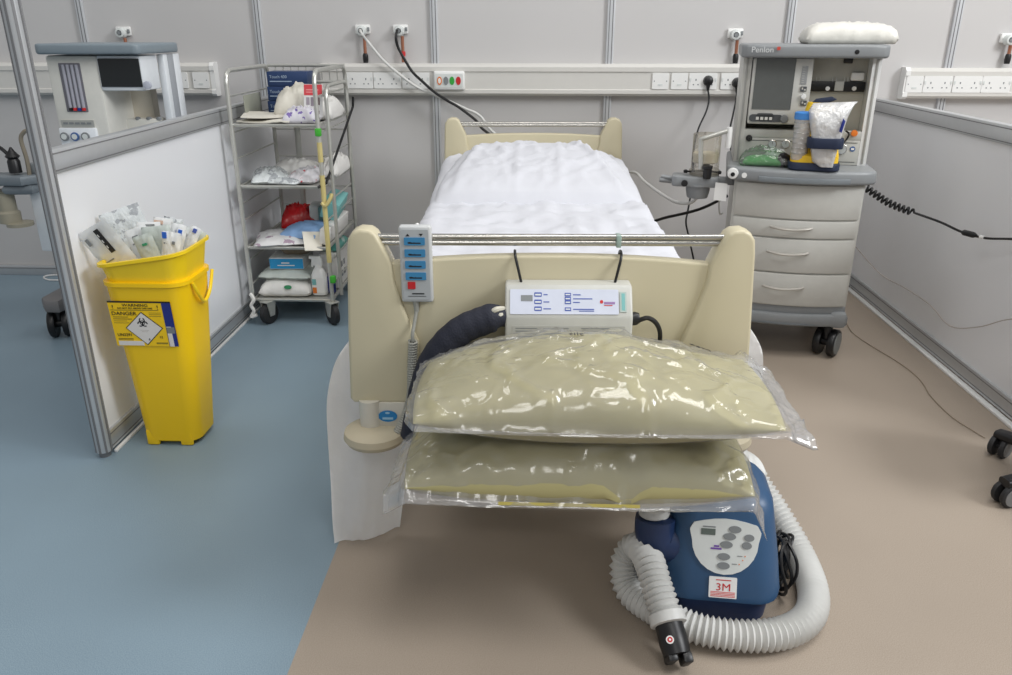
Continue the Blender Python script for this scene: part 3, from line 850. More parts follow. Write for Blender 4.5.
for k in range(7):
    c0 = Vector((.163+.011*(k % 3), .12+.012*k, .085)); pts = []
    for q in range(12):
        a = 2*PI*q/12; pts.append(c0+Vector((.012*math.sin(a*2+k), .045*math.cos(a)+.006*math.sin(k*2.1), .074*math.sin(a)*(1-.04*k))))
    tube(bm, spline(pts, 4, True), .0042, 7, True)
obj('coiled_cord', bm, BLACK, bl)

# ================================================================== SHARPS BIN
bn = thing('sharps_bin', 'tall yellow sharps bin with open collar and biohazard label', 'bin', (-1.28, 2.486, 0), 0)
def bsec(x0, x1, y0, y1, z, r, zt=0): 
    return [(p[0]+1.28, p[1]-2.5, z+zt*(p[0]+1.41)) for p in rrect(x1-x0, y1-y0, r, 6, (x0+x1)/2, (y0+y1)/2)]
bm = bmn()
loft(bm, [bsec(-1.372, -1.19, 2.43, 2.58, .012, .04), bsec(-1.38, -1.18, 2.42, 2.59, .02, .045), bsec(-1.390, -1.152, 2.397, 2.60, .32, .05), bsec(-1.400, -1.128, 2.372, 2.612, .60, .055), bsec(-1.406, -1.122, 2.366, 2.618, .603, .058), bsec(-1.406, -1.122, 2.366, 2.618, .616, .058)])
for x in (-1.345, -1.225):
    box(bm, (x+1.28, -.073, .03), (.045, .014, .058), .006)
obj('body', bm, YELLOW, bn)
bm = bmn()
sec = [bsec(-1.392, -1.137, 2.38, 2.602, .612, .05), bsec(-1.397, -1.132, 2.376, 2.608, .628, .055), bsec(-1.403, -1.122, 2.366, 2.62, .660, .058, .15), bsec(-1.412, -1.112, 2.356, 2.63, .664, .06, .15), bsec(-1.412, -1.112, 2.356, 2.63, .674, .06, .15),
       bsec(-1.40, -1.124, 2.371, 2.615, .674, .055, .15), bsec(-1.39, -1.137, 2.385, 2.60, .630, .05, .06), bsec(-1.385, -1.142, 2.395, 2.59, .62, .05)]
loft(bm, sec); obj('collar', bm, YELRIM, bn, ang=50)
bm = bmn()
P = [Vector(p) for p in ((.158, -.07, .60), (.162, -.05, .56), (.158, 0, .515), (.160, .05, .54), (.160, .09, .60))]
for a, b in zip(spline(P, 5), spline(P, 5)[1:]): tube(bm, [a, b], .006, 8)
obj('handle', bm, YELRIM, bn)
p0 = Vector((-1.385+1.28, 2.42-2.5, .02)); fo = Vector((-.085, -.1285+.0012, .62)); 
fv = Vector((0, 2.3715-2.42, .58)).normalized()
fbx = Vector((-.022, 2.42-2.5, .02))
fc = Face(fbx-Vector((0, .0015, 0)), (1, 0, 0), fv)
bm = bmn(); x0, x1, y0, y1 = -.085, .122, .375, .535
fc.rect(bm, x0, y0, x1-x0, y1-y0, 0, .001)                       # yellow ground
fc.rect(bm, x0, y1-.004, x1-x0, .005, 1, .0016)
fc.poly(bm, [(.092, y0+.0), (.122, y0), (.122, y1-.004), (.092, y1-.004)], 2, h=.0016)
fc.rect(bm, .094, y0, .015, .072, 3, .002); fc.rect(bm, .094, y0+.048, .026, .022, 4, .0022)
fc.text(bm, 'WARNING', .005, y1-.017, .0135, 1, .002, 'CENTER', 1.3)
fc.text(bm, 'DO NOT FILL ABOVE THIS LINE', .003, y1-.026, .0082, 1, .002, 'CENTER')
for x in (-.07, .078): fc.text(bm, '!', x, y1-.027, .022, 1, .002, 'CENTER')
fc.rect(bm, x0+.004, y1-.031, .16, .0012, 1, .0016)
fc.text(bm, 'DANGER', x0+.006, y1-.048, .018, 1, .002, sx=1.15)
for k in range(4): fc.rect(bm, x0+.008, y1-.056-k*.007, (.05, .062, .045, .05)[k], .0018, 5 if k > 1 else 1, .0016)
for k in range(3): fc.rect(bm, .045, y1-.040-k*.006, .04, .0016, 5, .0016)
fc.text(bm, 'UN3291', x0+.01, y0+.036, .015, 1, .002, sx=.95)
for k in range(2): fc.rect(bm, x0+.01, y0+.026-k*.005, .05, .0016, 1, .0016)
fc.rect(bm, x0+.008, y0+.002, .085, .016, 3, .0018)
fc.text(bm, '12', .070, y0+.03, .012, 1, .002, 'CENTER'); fc.rect(bm, .05, y0+.008, .038, .006, 5, .0016)
D = [(.02, y1-.036), (.082, y0+.066), (.02, y0+.004), (-.042, y0+.066)]
fc.poly(bm, D, 1, h=.0022); cx, cy = .02, y0+.065
fc.poly(bm, [(cx+(p[0]-cx)*.94, cy+(p[1]-cy)*.94) for p in D], 3, h=.0028)
bx, by = .018, y0+.086
for a in (90, 210, 330):                                          # the biohazard trefoil
    ox, oy = bx+.0085*math.cos(R(a)), by+.0085*math.sin(R(a))
    fc.ring(bm, ox, oy, .0062, .0098, 1, a+28, a+332, .0034, 20)
fc.ring(bm, bx, by, .0065, .0085, 1, 0, 360, .0033); fc.oval(bm, bx, by, .005, .005, 1, .0034)
fc.text(bm, '6', .03, y0+.022, .012, 1, .0033, 'CENTER'); fc.rect(bm, .006, y0+.058, .028, .0012, 6, .0032); fc.rect(bm, .010, y0+.053, .02, .0012, 6, .0032)
obj('warning_label', bm, [YELLOW, INKB, INKNAVY, mat('label_white', (226, 220, 214), .5), BTNG, mat('ink_faint', (150, 130, 30), .5), mat('ink_pale', (190, 184, 178), .5)], bn, smooth=False)

# ---- packets stuffed in the bin
def pouch_bm(w, h, t, seed, ridge=.5):
    bm = bmn(); NX, NY = 12, 18; T = {}; B = {}
    for j in range(NY+1):
        for i in range(NX+1):
            a = i/NX*2-1; b = j/NY*2-1; e = i in (0, NX) or j in (0, NY)
            m = max(0, 1-abs(a)**2.5)**.6*max(0, 1-abs(b)**6)**.6
            x = a*w/2*(1+.03*fbm(b*2, seed)); z = h/2+b*h/2*(1+.02*fbm(a*2, seed+5))
            wv = .25*t*fbm(a*2+seed, b*4)
            T[i, j] = bm.verts.new((x, wv-t/2*m*(1+ridge*fbm(a*4, b*6+seed)), z))
            B[i, j] = T[i, j] if e else bm.verts.new((x, wv+t/2*m, z))
    for j in range(NY):
        for i in range(NX):
            bm.faces.new((T[i, j], T[i+1, j], T[i+1, j+1], T[i, j+1]))
            q = list(dict.fromkeys((B[i, j], B[i, j+1], B[i+1, j+1], B[i+1, j])))
            if len(q) > 2 and set(q) != {T[i, j], T[i+1, j], T[i+1, j+1], T[i, j+1]}:
                try: bm.faces.new(q)
                except ValueError: pass
    return bm
PK = mat('pouch_paper', (226, 228, 228), .4, var=.05, scale=40, bump=.12, bscale=50)
PKC = printed('pouch_film', (208, 213, 214), (168, 172, 176), 26, .56, .22, .4)
PKG = mat('pouch_greenish', (196, 204, 198), .25, var=.08, scale=40, bump=.2, bscale=50)
def packet(name, top, bot, Yt, Yb, w, label, m, marks=(), t=.012, yaw=0):
    a = atY(*top, Yt); b = atY(*bot, Yb); v = a-b; h = v.length; v.normalize()
    b = b-v*.05; h += .05
    w *= 1.3; u = Vector((math.cos(yaw), math.sin(yaw), 0)); u = (u-v*u.dot(v)).normalized(); n = u.cross(v)    # n points to the back
    M = Matrix(((u.x, -n.x, v.x, b.x), (u.y, -n.y, v.y, b.y), (u.z, -n.z, v.z, b.z), (0, 0, 0, 1)))
    o = obj(name, pouch_bm(w, h, t, top[0]*.37), m, ang=70); o.matrix_world = M
    tag(o, label, 'packet', 'packets stuffed into the yellow bin')
    fc = Face((0, -t*.62, h), (1, 0, 0), (0, 0, 1))
    for mk in marks:
        kind, x, y, ww, hh, mm = mk
        bm = bmn(); fc.rect(bm, x*w, -y, ww, hh, 0, .002)
        if kind == 'band':
            for k in range(3): fc.rect(bm, x*w+ww*.15, -y+hh*(.2+.25*k), ww*.2, hh*.12, 1, .0024)
        obj('printed_band' if kind == 'band' else 'printed_mark', bm, [mm, PK], o)
    return o
packet('sterile_packet', (118, 209), (140, 258), 2.54, 2.52, .105, 'crumpled clear packet highest at the back left of the bin', PKC, (), .02, .2)
packet('sterile_packet', (90, 227), (122, 264), 2.405, 2.42, .10, 'white packet with a black band leaning out far left of bin', PK, (('band', .05, .10, .018, .085, INKB), ('m', -.35, .05, .012, .025, BTNG), ('m', -.4, .12, .05, .004, BTNG)), .014, -.1)
packet('sterile_packet', (134, 228), (152, 266), 2.45, 2.43, .06, 'white printed packet just right of the black banded packet', PK, (('m', -.2, .03, .02, .006, BTNG), ('m', -.3, .05, .03, .004, BTNG)), .012)
packet('sterile_packet', (141, 235), (156, 266), 2.415, 2.415, .052, 'packet with a small green mark in front rim of bin', PKG, (('m', -.1, .035, .016, .008, mat('mark_green', (60, 150, 110), .5)),), .012)
packet('sterile_packet', (155, 226), (163, 266), 2.44, 2.42, .075, 'wide translucent grey packet in the middle of the bin', PKG, (), .014)
packet('sterile_packet', (166, 231), (169, 264), 2.415, 2.41, .026, 'narrow white packet with a blue mark near bin middle', PK, (('m', -.3, .022, .014, .02, mat('mark_blue', (40, 100, 200), .5)),), .012)
packet('sterile_packet', (172, 232), (170, 264), 2.42, 2.41, .045, 'white packet with two grey dots near right front of bin', PK, (('m', -.35, .04, .009, .01, BTNG), ('m', .1, .038, .009, .01, BTNG)), .012)
packet('sterile_packet', (179, 224), (173, 262), 2.47, 2.45, .036, 'slim white packet behind the packet with grey dots', PK, (('m', -.1, .03, .008, .012, INKBLUE),), .012, .2)
packet('sterile_packet', (182, 229), (175, 260), 2.45, 2.44, .024, 'thin packet with a blue ring mark near bin right corner', PK, (('m', -.3, .02, .012, .018, mat('mark_blue', (40, 100, 200), .5)),), .012, .3)
packet('sterile_packet', (187, 226), (178, 258), 2.54, 2.52, .04, 'greyish packet against the right end of the bin', PKC, (), .012, .4)
packet('sterile_packet', (163, 218), (163, 255), 2.55, 2.53, .05, 'packet with a peach tinted top at the bin back middle', PK, (('m', -.4, .02, .03, .012, mat('mark_peach', (222, 190, 170), .5)),), .014)
packet('sterile_packet', (174, 218), (168, 255), 2.57, 2.55, .05, 'clear packet standing at the back right of the bin', PKC, (), .014, .1)
packet('sterile_packet', (148, 222), (152, 258), 2.52, 2.5, .06, 'white packet with grey lettering behind the green marked one', PK, (('m', -.1, .012, .03, .005, BTNG), ('m', .0, .022, .02, .004, BTNG)), .012, .15)

packet('sterile_packet', (197, 227), (184, 258), 2.50, 2.48, .026, 'slim white packet leaning over the right rim of the bin', PK, (('m', -.2, .02, .012, .014, INKBLUE),), .012, .2)
packet('sterile_packet', (202, 231), (187, 256), 2.56, 2.54, .028, 'rightmost greyish packet sticking out of the yellow bin', PKG, (), .012, .3)

# ================================================================== WIRE TROLLEY
tr = thing('wire_trolley', 'tall steel wire trolley on castors against the left partition', 'trolley', (-1.2, 3.95, 0), 0)
TX0, TX1, TY0, TY1 = -.205, .195, -.295, .30
SHZ = (.965, .685, .39, .125)
def loop_frame(x, y0, y1, ztop, zb, r=.0105):
    rc = .06
    pts = [(x, y0, zb), (x, y0, ztop-rc)]+[(x, y0+rc-rc*math.cos(R(a)), ztop-rc+rc*math.sin(R(a))) for a in range(15, 91, 15)]
    pts += [(x, y1-rc, ztop)]+[(x, y1-rc+rc*math.sin(R(a)), ztop-rc+rc*math.cos(R(a))) for a in range(15, 91, 15)]+[(x, y1, zb)]
    bm = bmn(); tube(bm, pts, r, 10); return bm
for x in (TX0, TX1):
    bm = loop_frame(x, TY0, TY1, 1.2, .11)
    obj('side_frame', bm, STEEL, tr)
for x in (TX0, TX1):
    for z in (1.09, .93, .81, .60, .52, .32, .20):
        bm = bmn(); tube(bm, [(x, TY0, z), (x, TY1, z)], .0042, 6); obj('side_rail', bm, STEEL, tr)
bm = loop_frame(TX1+.024, TY0+.09, TY1-.09, 1.13, .125, .0095); obj('handle_loop', bm, STEEL, tr)
bm = bmn()
for z in (1.2, 1.12): tube(bm, [(TX0, TY1, z), (TX1, TY1, z)], .008, 8)
for k in range(11): 
    x = TX0+(TX1-TX0)*k/10; tube(bm, [(x, TY1, 1.12), (x, TY1, 1.2)], .003, 6)
obj('top_guard', bm, STEEL, tr)
for z in (.88, .74, .58, .48, .3):
    bm = bmn(); tube(bm, [(TX0, TY1, z), (TX1, TY1, z)], .004, 6); obj('back_rail', bm, STEEL, tr)
bm = bmn(); box(bm, (-.08, TY1-.006, .6), (.03, .012, 1.0), .003); obj('back_upright', bm, STEEL, tr)
bm = bmn(); box(bm, (TX0, .02, 1.02), (.004, .24, .12), .001); obj('side_plate', bm, mat('plate_olive', (150, 152, 140), .5), tr)
for i, z in enumerate(SHZ):
    bm = bmn(); box(bm, (0, 0, z-.006), (TX1-TX0-.01, TY1-TY0-.01, .008), .002)
    for y in (TY0+.004, TY1-.004): tube(bm, [(TX0, y, z), (TX1, y, z)], .006, 8)
    for x in (TX0+.006, TX1-.006): tube(bm, [(x, TY0, z), (x, TY1, z)], .006, 8)
    obj('shelf', bm, STEEL, tr)
for x in (TX0+.075, TX1-.005):
    for y in (TY0+.0, TY1-.03):
        sk = R(25) if x < 0 else R(42)
        M = Matrix.Translation((x, y, .055)) @ Matrix.Rotation(-sk if x < 0 else sk, 4, 'Z')
        bm = bmn(); lathe(bm, [(.02, -.017), (.044, -.017), (.054, -.012), (.055, 0), (.054, .012), (.044, .017), (.02, .017)], (0, 0, 0), 24, 'x', M=None); bm.transform(M)
        c = obj('castor', bm, RUBBER, tr)
        bm = bmn()
        for s in (-1, 1): prism(bm, [(-.015, -.012), (.015, -.012), (.03, .062), (-.03, .062)], s*.021-.002, s*.021+.002, 'yz')
        box(bm, (0, 0, .062), (.055, .065, .006), .002); lathe(bm, [(.012, -.024), (.012, .024)], (0, 0, 0), 12, 'x')
        bm.transform(M); obj('fork', bm, STEEL, c)
bm = bmn()
for z0, z1 in ((.36, .74), (.82, .90)): tube(bm, [(TX1-.0, TY0-.001, z0), (TX1-.0, TY0-.001, z1)], .0125, 10)
box(bm, (TX1-.005, TY0-.012, .64), (.04, .006, .02), .002); tube(bm, [(TX1, TY0, .70), (TX1+.03, TY0-.01, .695), (TX1+.04, TY0-.008, .67)], .006, 6)
for z0, z1 in ((.36, .74),): pass
bm.free()
for z0, z1 in ((.32, .74), (.80, .89)):
    bm = bmn(); tube(bm, [(TX1, TY0, z0), (TX1, TY0, z1)], .0122, 10)
    if z0 < .5:
        tube(bm, spline([(TX1-.01, TY0-.008, .61), (TX1+.01, TY0-.018, .60), (TX1+.035, TY0-.012, .635), (TX1+.04, TY0-.006, .655)], 5), .009, 6)
    obj('yellow_tape', bm, TAPE, tr)
for x, y, z in ((TX1, TY0, .935), (TX1+.012, TY0+.0, .235)):
    bm = bmn(); box(bm, (x, y-.004, z), (.026, .028, .036), .005); obj('green_tag', bm, LIME, tr)
bm = bmn(); tube(bm, [(TX1+.046, TY1-.05, 1.05), (TX1+.042, TY1-.05, 1.0), (TX1+.012, TY0+.02, .70), (TX1-.02, TY0-.012, .685)], .0065, 8); obj('black_strap', bm, BLACK, tr)
bm = bmn(); tube(bm, spline([(TX0-.005, TY0-.014, .16), (TX0+.012, TY0-.018, .13), (TX0-.004, TY0-.02, .10), (TX0+.006, TY0-.018, .07), (TX0-.01, TY0-.02, .04), (TX0+.02, TY0-.02, .05)], 6), .009, 6); obj('tied_cloth', bm, PACKW, tr)

# ---- things on the trolley (placed in room coordinates)
def grp(z): return {0: 'supplies on the top trolley shelf', 1: 'supplies on the second trolley shelf', 2: 'supplies on the third trolley shelf', 3: 'supplies on the bottom trolley shelf'}[z]
def lump(name, c, s, m, label, cat, seed, rz=0, tilt=0, p=2.6, wr=.12, parts=None, tx=0):
    """a soft wrinkled bag or pack lying with its base at c"""
    bm = bmn(); NX, NY = 28, 20; T = {}; B = {}
    for j in range(NY+1):
        for i in range(NX+1):
            a = i/NX*2-1; b = j/NY*2-1; e = i in (0, NX) or j in (0, NY)
            h = max(0, 1-abs(a)**p)**.5*max(0, 1-abs(b)**p)**.5
            x = a*s[0]/2*(1+.06*fbm(b*2, seed)); y = b*s[1]/2*(1+.06*fbm(a*2, seed+3))
            z = s[2]*(.25+.75*h*(1+wr*.8*fbm(a*1.6+seed, b*1.6))+wr*.7*h*(max(0, .2-abs(fbm(a*2.4+b*1.3+seed, b*2.8-a)))/.2+.5*max(0, .15-abs(fbm(a*5-b*3+seed, b*5+a*2)))/.15))
            T[i, j] = bm.verts.new((x, y, max(.003, z) if not e else s[2]*.22))
            B[i, j] = T[i, j] if e else bm.verts.new((x, y, s[2]*.22*(1-min(1, h*3))))
    for j in range(NY):
        for i in range(NX):
            bm.faces.new((T[i, j], T[i+1, j], T[i+1, j+1], T[i, j+1]))
            q = list(dict.fromkeys((B[i, j], B[i, j+1], B[i+1, j+1], B[i+1, j])))
            if len(q) > 2 and set(q) != {T[i, j], T[i+1, j], T[i+1, j+1], T[i, j+1]}:
                try: bm.faces.new(q)
                except ValueError: pass
    o = obj(name, bm, m, ang=70); o.location = c; o.rotation_euler = (tx, tilt, rz)
    return tag(o, label, cat)
def flat(name, c, s, m, label, cat, rz=0, tx=0, ty=0, bev=.003):
    bm = bmn(); box(bm, (0, 0, s[2]/2), s, bev)
    o = obj(name, bm, m); o.location = c; o.rotation_euler = (tx, ty, rz); return tag(o, label, cat)
z = SHZ[0]+.006
# top shelf
def envelope(name, c, w, d, label, rz, seed, ty=0):
    bm = bmn(); N = 14; T = []
    for k in (0, 1):
        rows = []
        for j in range(N+1):
            rows.append([bm.verts.new(((i/N-.5)*w, (j/N-.5)*d, .005*k+.014*max(0, fbm(i/N*2+seed, j/N*2))+.02*abs(i/N-.5)**2)) for i in range(N+1)])
        T.append(rows)
    for k in (0, 1):
        for j in range(N):
            for i in range(N):
                f = (T[k][j][i], T[k][j][i+1], T[k][j+1][i+1], T[k][j+1][i]); bm.faces.new(f if k else f[::-1])
    for i in range(N):
        for (a, b) in (((0, i), (0, i+1)), ((N, i+1), (N, i)), ((i+1, 0), (i, 0)), ((i, N), (i+1, N))):
            bm.faces.new((T[0][a[0]][a[1]], T[0][b[0]][b[1]], T[1][b[0]][b[1]], T[1][a[0]][a[1]]))
    o = obj(name, bm, mat('paper_cream', (222, 218, 206), .6), ang=60); o.location = c; o.rotation_euler = (0, ty, rz); return tag(o, label, 'packet')
envelope('paper_packet', (-1.28, 3.81, z+.02), .23, .24, 'cream paper packet lying uppermost on the trolley top shelf', .25, 1)
envelope('paper_packet', (-1.255, 3.775, z), .25, .21, 'cream paper packet beneath another on the trolley top shelf', -.1, 4)
def carton(name, c, s, m, label, cat, text=None, rz=0, strip=None, tsize=.02):
    t = thing(name, label, cat, c, rz)
    bm = bmn(); box(bm, (0, 0, s[2]/2), s, .002); obj('carton', bm, m, t)
    fc = Face((-s[0]/2, -s[1]/2, 0), (1, 0, 0), (0, 0, 1))
    if text:
        bm = bmn(); fc.text(bm, text, .012, s[2]*.55, tsize, 0, .001); fc.rect(bm, .012, s[2]*.3, s[0]*.55, .004, 0, .001); obj('lettering', bm, mat('ink_pale_blue', (160, 178, 200), .5), t)
    if strip:
        bm = bmn(); fc.rect(bm, 0.003, 0.003, s[0]-.006, s[2]-.006, 0, .001)
        fc.rect(bm, s[0]*.3, s[2]*.55, s[0]*.4, s[2]*.14, 1, .0016); fc.rect(bm, s[0]*.2, s[2]*.25, s[0]*.55, s[2]*.12, 1, .0016); obj('front_strip', bm, [strip, PACKW], t)
    return t
for k, l in enumerate(('lowest navy glove box stacked at the back of the trolley', 'middle navy glove box in the stack on the trolley', 'top navy glove box in the stack on the trolley')):
    carton('glove_box', (-1.255+.005*k, 4.10, z+k*.070), (.20, .12, .068), DBLUE, l, 'box', 'Touch 400', .0)['group'] = 'navy glove boxes on the trolley'
lump('plastic_bag', (-1.16, 3.90, z), (.21, .2, .15), mat('bag_cream', (214, 210, 198), .35, bump=.2, bscale=40), 'bulging white plastic bag in front of the navy boxes', 'bag', 2, .2, p=2.2, wr=.15)
lump('printed_wrapper', (-1.10, 3.74, z), (.16, .13, .06), printed('wrap_purple', (220, 218, 226), (120, 100, 170), 34, .60), 'crumpled white wrapper with purple print on the top shelf front', 'wrapper', 8, .1, wr=.3)
lump('tissue_pack', (-1.04, 3.98, z), (.10, .30, .09), PACKW, 'white soft pack behind the leaflet on the trolley', 'pack', 5, .0, wr=.15)
t = thing('leaflet', 'red and white leaflet propped on the trolley right side', 'leaflet', (-1.052, 3.76, z+.02), -.12)
bm = bmn(); fc = Face((-.045, 0, 0), (1, 0, 0), (0, .18, 1)); prism(bm, [(0, 0), (.092, 0), (.092, .148), (0, .148)], -.002, 0, 'xy', M=fc.M()); obj('card', bm, WHITE, t)
bm = bmn(); fc.rect(bm, .002, .098, .088, .048, 0, .001); fc.rect(bm, .012, .12, .06, .005, 1, .0016); fc.rect(bm, .012, .11, .045, .004, 1, .0016); obj('red_heading', bm, [mat('leaflet_red', (222, 76, 84), .5), mat('leaflet_pink', (240, 160, 160), .5)], t)
for k, (x, y, ww, hh) in enumerate(((.012, .055, .016, .034), (.034, .05, .018, .04), (.058, .055, .02, .034), (.012, .012, .016, .018), (.036, .012, .016, .02), (.062, .014, .014, .016))):
    bm = bmn(); fc.rect(bm, x, y, ww, hh, 0, .001); obj('printed_picture', bm, mat('pic_%d' % (k % 3), ((170, 160, 170), (150, 140, 150), (120, 104, 104))[k % 3], .5), t)
# second shelf
z = SHZ[1]+.006
lump('clear_packet', (-1.30, 3.80, z), (.17, .25, .05), PKC, 'clear packet lying left on the second trolley shelf', 'packet', 3, .3, wr=.3)
lump('clear_packet', (-1.20, 3.73, z), (.16, .13, .03), PKC, 'small clear packet at the front of the second shelf', 'packet', 6, -.2, wr=.3)
lump('white_pack', (-1.23, 4.0, z), (.22, .24, .065), PACKW, 'white folded pack at the back of the second shelf', 'pack', 9, .1, wr=.2)
lump('printed_wrapper', (-1.12, 3.82, z), (.15, .26, .05), printed('wrap_red', (214, 212, 216), (190, 70, 80), 30, .66), 'wrapper with red and blue print on the second shelf', 'wrapper', 14, -.1, wr=.25)
lump('white_pack', (-1.035, 4.03, z), (.09, .34, .08), PACKW, 'crumpled white pack along the right of the second shelf', 'pack', 17, .0, wr=.35)
bm = bmn(); o = flat('orange_cap', (-1.335, 3.74, z), (.03, .03, .02), ORANGE, 'small orange cap at left front of the second shelf', 'cap', .3, bev=.008)
# third shelf
z = SHZ[2]+.006
lump('white_pack', (-1.26, 3.78, z), (.26, .27, .04), printed('wrap_grey', (208, 208, 208), (160, 140, 156), 22, .62), 'flat grey white pack at left of the third shelf', 'pack', 21, .25, wr=.2)
lump('blue_pack', (-1.15, 3.83, z+.02), (.20, .26, .055), PBLUE, 'pale blue wrapped pack on the third trolley shelf', 'pack', 23, -.15, wr=.15)
lump('red_bag', (-1.245, 4.03, z), (.19, .15, .12), mat('red_film', (176, 28, 32), .25, bump=.3, bscale=30), 'red crinkled bag at the back of the third shelf', 'bag', 27, .2, wr=.2)
flat('small_carton', (-1.16, 4.04, z), (.045, .12, .13), PACKG, 'narrow pale carton beside the red bag', 'box', .1)
flat('teal_pack', (-1.10, 4.0, z+.0), (.05, .12, .13), mat('teal_dark', (86, 128, 130), .4, bump=.2), 'dark teal pack standing beside the pale carton', 'pack', .1)
flat('teal_carton', (-1.055, 3.98, z+.10), (.085, .22, .085), TEAL, 'light teal carton tilted near the right trolley side', 'box', .05, .12, .3)
flat('folded_card', (-1.035, 3.90, z+.004), (.04, .44, .075), PACKW, 'long white folded card along the third shelf right edge', 'card', .0, 0, .12)
flat('paper_sheet', (-1.085, 3.675, z+.022), (.085, .11, .003), mat('paper_cream', (222, 218, 206), .6), 'cream paper corner drooping over the third shelf front', 'paper', .45, .75, .1, .001)
flat('red_mark_card', (-1.22, 3.665, z+.001), (.03, .008, .022), mat('leaflet_mark', (190, 80, 110), .5), 'tiny pink printed tag at the front of the third shelf', 'tag')
# bottom shelf
z = SHZ[3]+.006
pk = thing('dressing_pack', 'white soft pack with green oval on the bottom shelf', 'pack', (-1.255, 3.80, z), .02)
o = lump('pack', (0, 0, 0), (.26, .24, .085), PACKW, '', '', 41, 0, wr=.12); o.parent = pk; del o['label']; del o['category']
bm = bmn(); Face((0.02, -.113, .048), (1, 0, 0), (0, .7, 1)).oval(bm, 0, 0, .038, .02, 0, .004); obj('green_oval', bm, mat('oval_green', (30, 130, 80), .5), pk)
lump('clear_packet', (-1.25, 3.83, z+.082), (.26, .26, .05), PKG, 'grey clear packet on top of the white soft pack', 'packet', 44, -.05, wr=.15)
bx_ = thing('lidded_box', 'clear topped box with a sky blue front strip', 'box', (-1.245, 3.83, z+.128), .03)
bm = bmn(); box(bm, (0, 0, .03), (.17, .2, .06), .004); obj('carton', bm, PACKG, bx_)
fc = Face((-.085, -.1, 0), (1, 0, 0), (0, 0, 1)); bm = bmn(); fc.rect(bm, .002, .004, .166, .05, 0, .001); fc.rect(bm, .06, .03, .04, .006, 1, .0016); fc.rect(bm, .04, .018, .085, .005, 1, .0016); obj('front_strip', bm, [SKYB, PACKW], bx_)
def bowl(c, label):
    bm = bmn(); w, d, h = .20, .18, .085
    def sec(f, z, r): return [(p[0], p[1], z) for p in rrect(w*f, d*f, r, 5)]
    loft(bm, [sec(.62, 0, .03), sec(.66, .004, .03), sec(.98, h-.006, .03), sec(1.08, h, .03), sec(1.08, h+.004, .03), sec(.95, h, .03), sec(.6, .008, .03)])
    o = obj('pulp_tray', bm, CARD, ang=40); o.location = c; return tag(o, label, 'tray')
bowl((-1.215, 3.85, z+.188), 'grey brown pulp tray under the third trolley shelf')
sb = thing('spray_bottle', 'white spray bottle at the front of the bottom shelf', 'bottle', (-1.085, 3.735, z), .0)
bm = bmn()
loft(bm, [[(p[0], p[1], zz) for p in rrect(w_, d_, min(w_, d_)*.4, 5)] for zz, w_, d_ in ((0, .07, .045), (.005, .076, .05), (.10, .076, .05), (.125, .055, .042), (.14, .034, .034), (.155, .032, .032))]); obj('bottle', bm, WHITE, sb)
bm = bmn(); prism(bm, [(-.022, .15), (.02, .15), (.022, .18), (.012, .2), (-.04, .2), (-.042, .185), (-.028, .182)], -.013, .013, 'xz', .004); prism(bm, [(-.03, .18), (-.02, .18), (-.026, .14), (-.034, .145)], -.005, .005, 'xz'); obj('trigger_head', bm, WHITE, sb)
fc = Face((0, -.0255, 0), (1, 0, 0), (0, 0, 1)); bm = bmn(); fc.rect(bm, -.03, .012, .06, .08, 0, .001); fc.rect(bm, -.03, .012, .02, .03, 1, .0016); fc.rect(bm, -.03, .055, .02, .03, 2, .0016); obj('product_label', bm, [PACKW, ORANGE, TEAL], sb)
bm = bmn(); lathe(bm, [(.022, 0), (.024, .004), (.024, .07), (.012, .085), (.012, .1)], n=16); o = obj('blue_bottle', bm, INKNAVY, None); o.location = (-1.038, 3.77, z); tag(o, 'dark blue small bottle right of the spray bottle', 'bottle')
t = thing('supply_carton', 'white printed carton at the bottom shelf right', 'box', (-1.06, 4.0, z))
bm = bmn(); box(bm, (0, 0, .09), (.09, .34, .18), .002); obj('carton', bm, PACKW, t)
fc = Face((.045, -.17, 0), (0, 1, 0), (0, 0, 1)); bm = bmn()
fc.rect(bm, .008, .008, .324, .164, 1, .0006)
for k in range(6): fc.rect(bm, .03+.05*(k % 3), .04+.05*(k//3), .03, .03, 0, .001)
obj('side_print', bm, [BTNG, PACKW], t)
lump('teal_pack', (-1.06, 3.98, z+.182), (.1, .24, .05), printed('teal_wrap', (170, 190, 184), (80, 150, 140), 22, .5), 'teal wrapped pack on top of the white printed carton', 'pack', 47, .0, wr=.25)

# ================================================================== GREY ANAESTHETIC MACHINE (right)
an = thing('anaesthetic_machine', 'grey anaesthetic machine with drawers and screen right of the bed', 'medical machine', (1.10, 3.37, 0), R(-11.2))
_q = an.rotation_euler.z
def toL(p):
    dx, dy = p[0]-1.10, p[1]-3.37
    return Vector((dx*math.cos(-_q)-dy*math.sin(-_q), dx*math.sin(-_q)+dy*math.cos(-_q), p[2]))
def atL(x, y, w):
    """pixel ray met with the machine's own plane  local y = w"""
    o = toL((0, 0, CH)); d = toL((1.10+_ray(x, y)[0], 3.37+_ray(x, y)[1], _ray(x, y)[2])); t = (w-o.y)/d.y
    return o+d*t
def bow(x, hw, b): return -b*(1-(x/hw)**2)
def bowed(hw, y0, y1, b, z0, z1, bm, r=0, mi=0, bev=.004):
    pts = [(-hw+2*hw*k/20, y0+bow(-hw+2*hw*k/20, hw, b)) for k in range(21)]+[(hw, y1), (-hw, y1)]
    prism(bm, pts, z0, z1, 'xy', bev, mi=mi)
bm = bmn(); bowed(.275, -.012, .47, .05, .15, .205, bm, bev=.012); bowed(.262, .005, .47, .045, .2, .238, bm)
for k in range(4): bowed(.235, -.006+.006*k-.012, .1, .05, .160+.010*k, .1635+.010*k, bm, mi=1, bev=0)
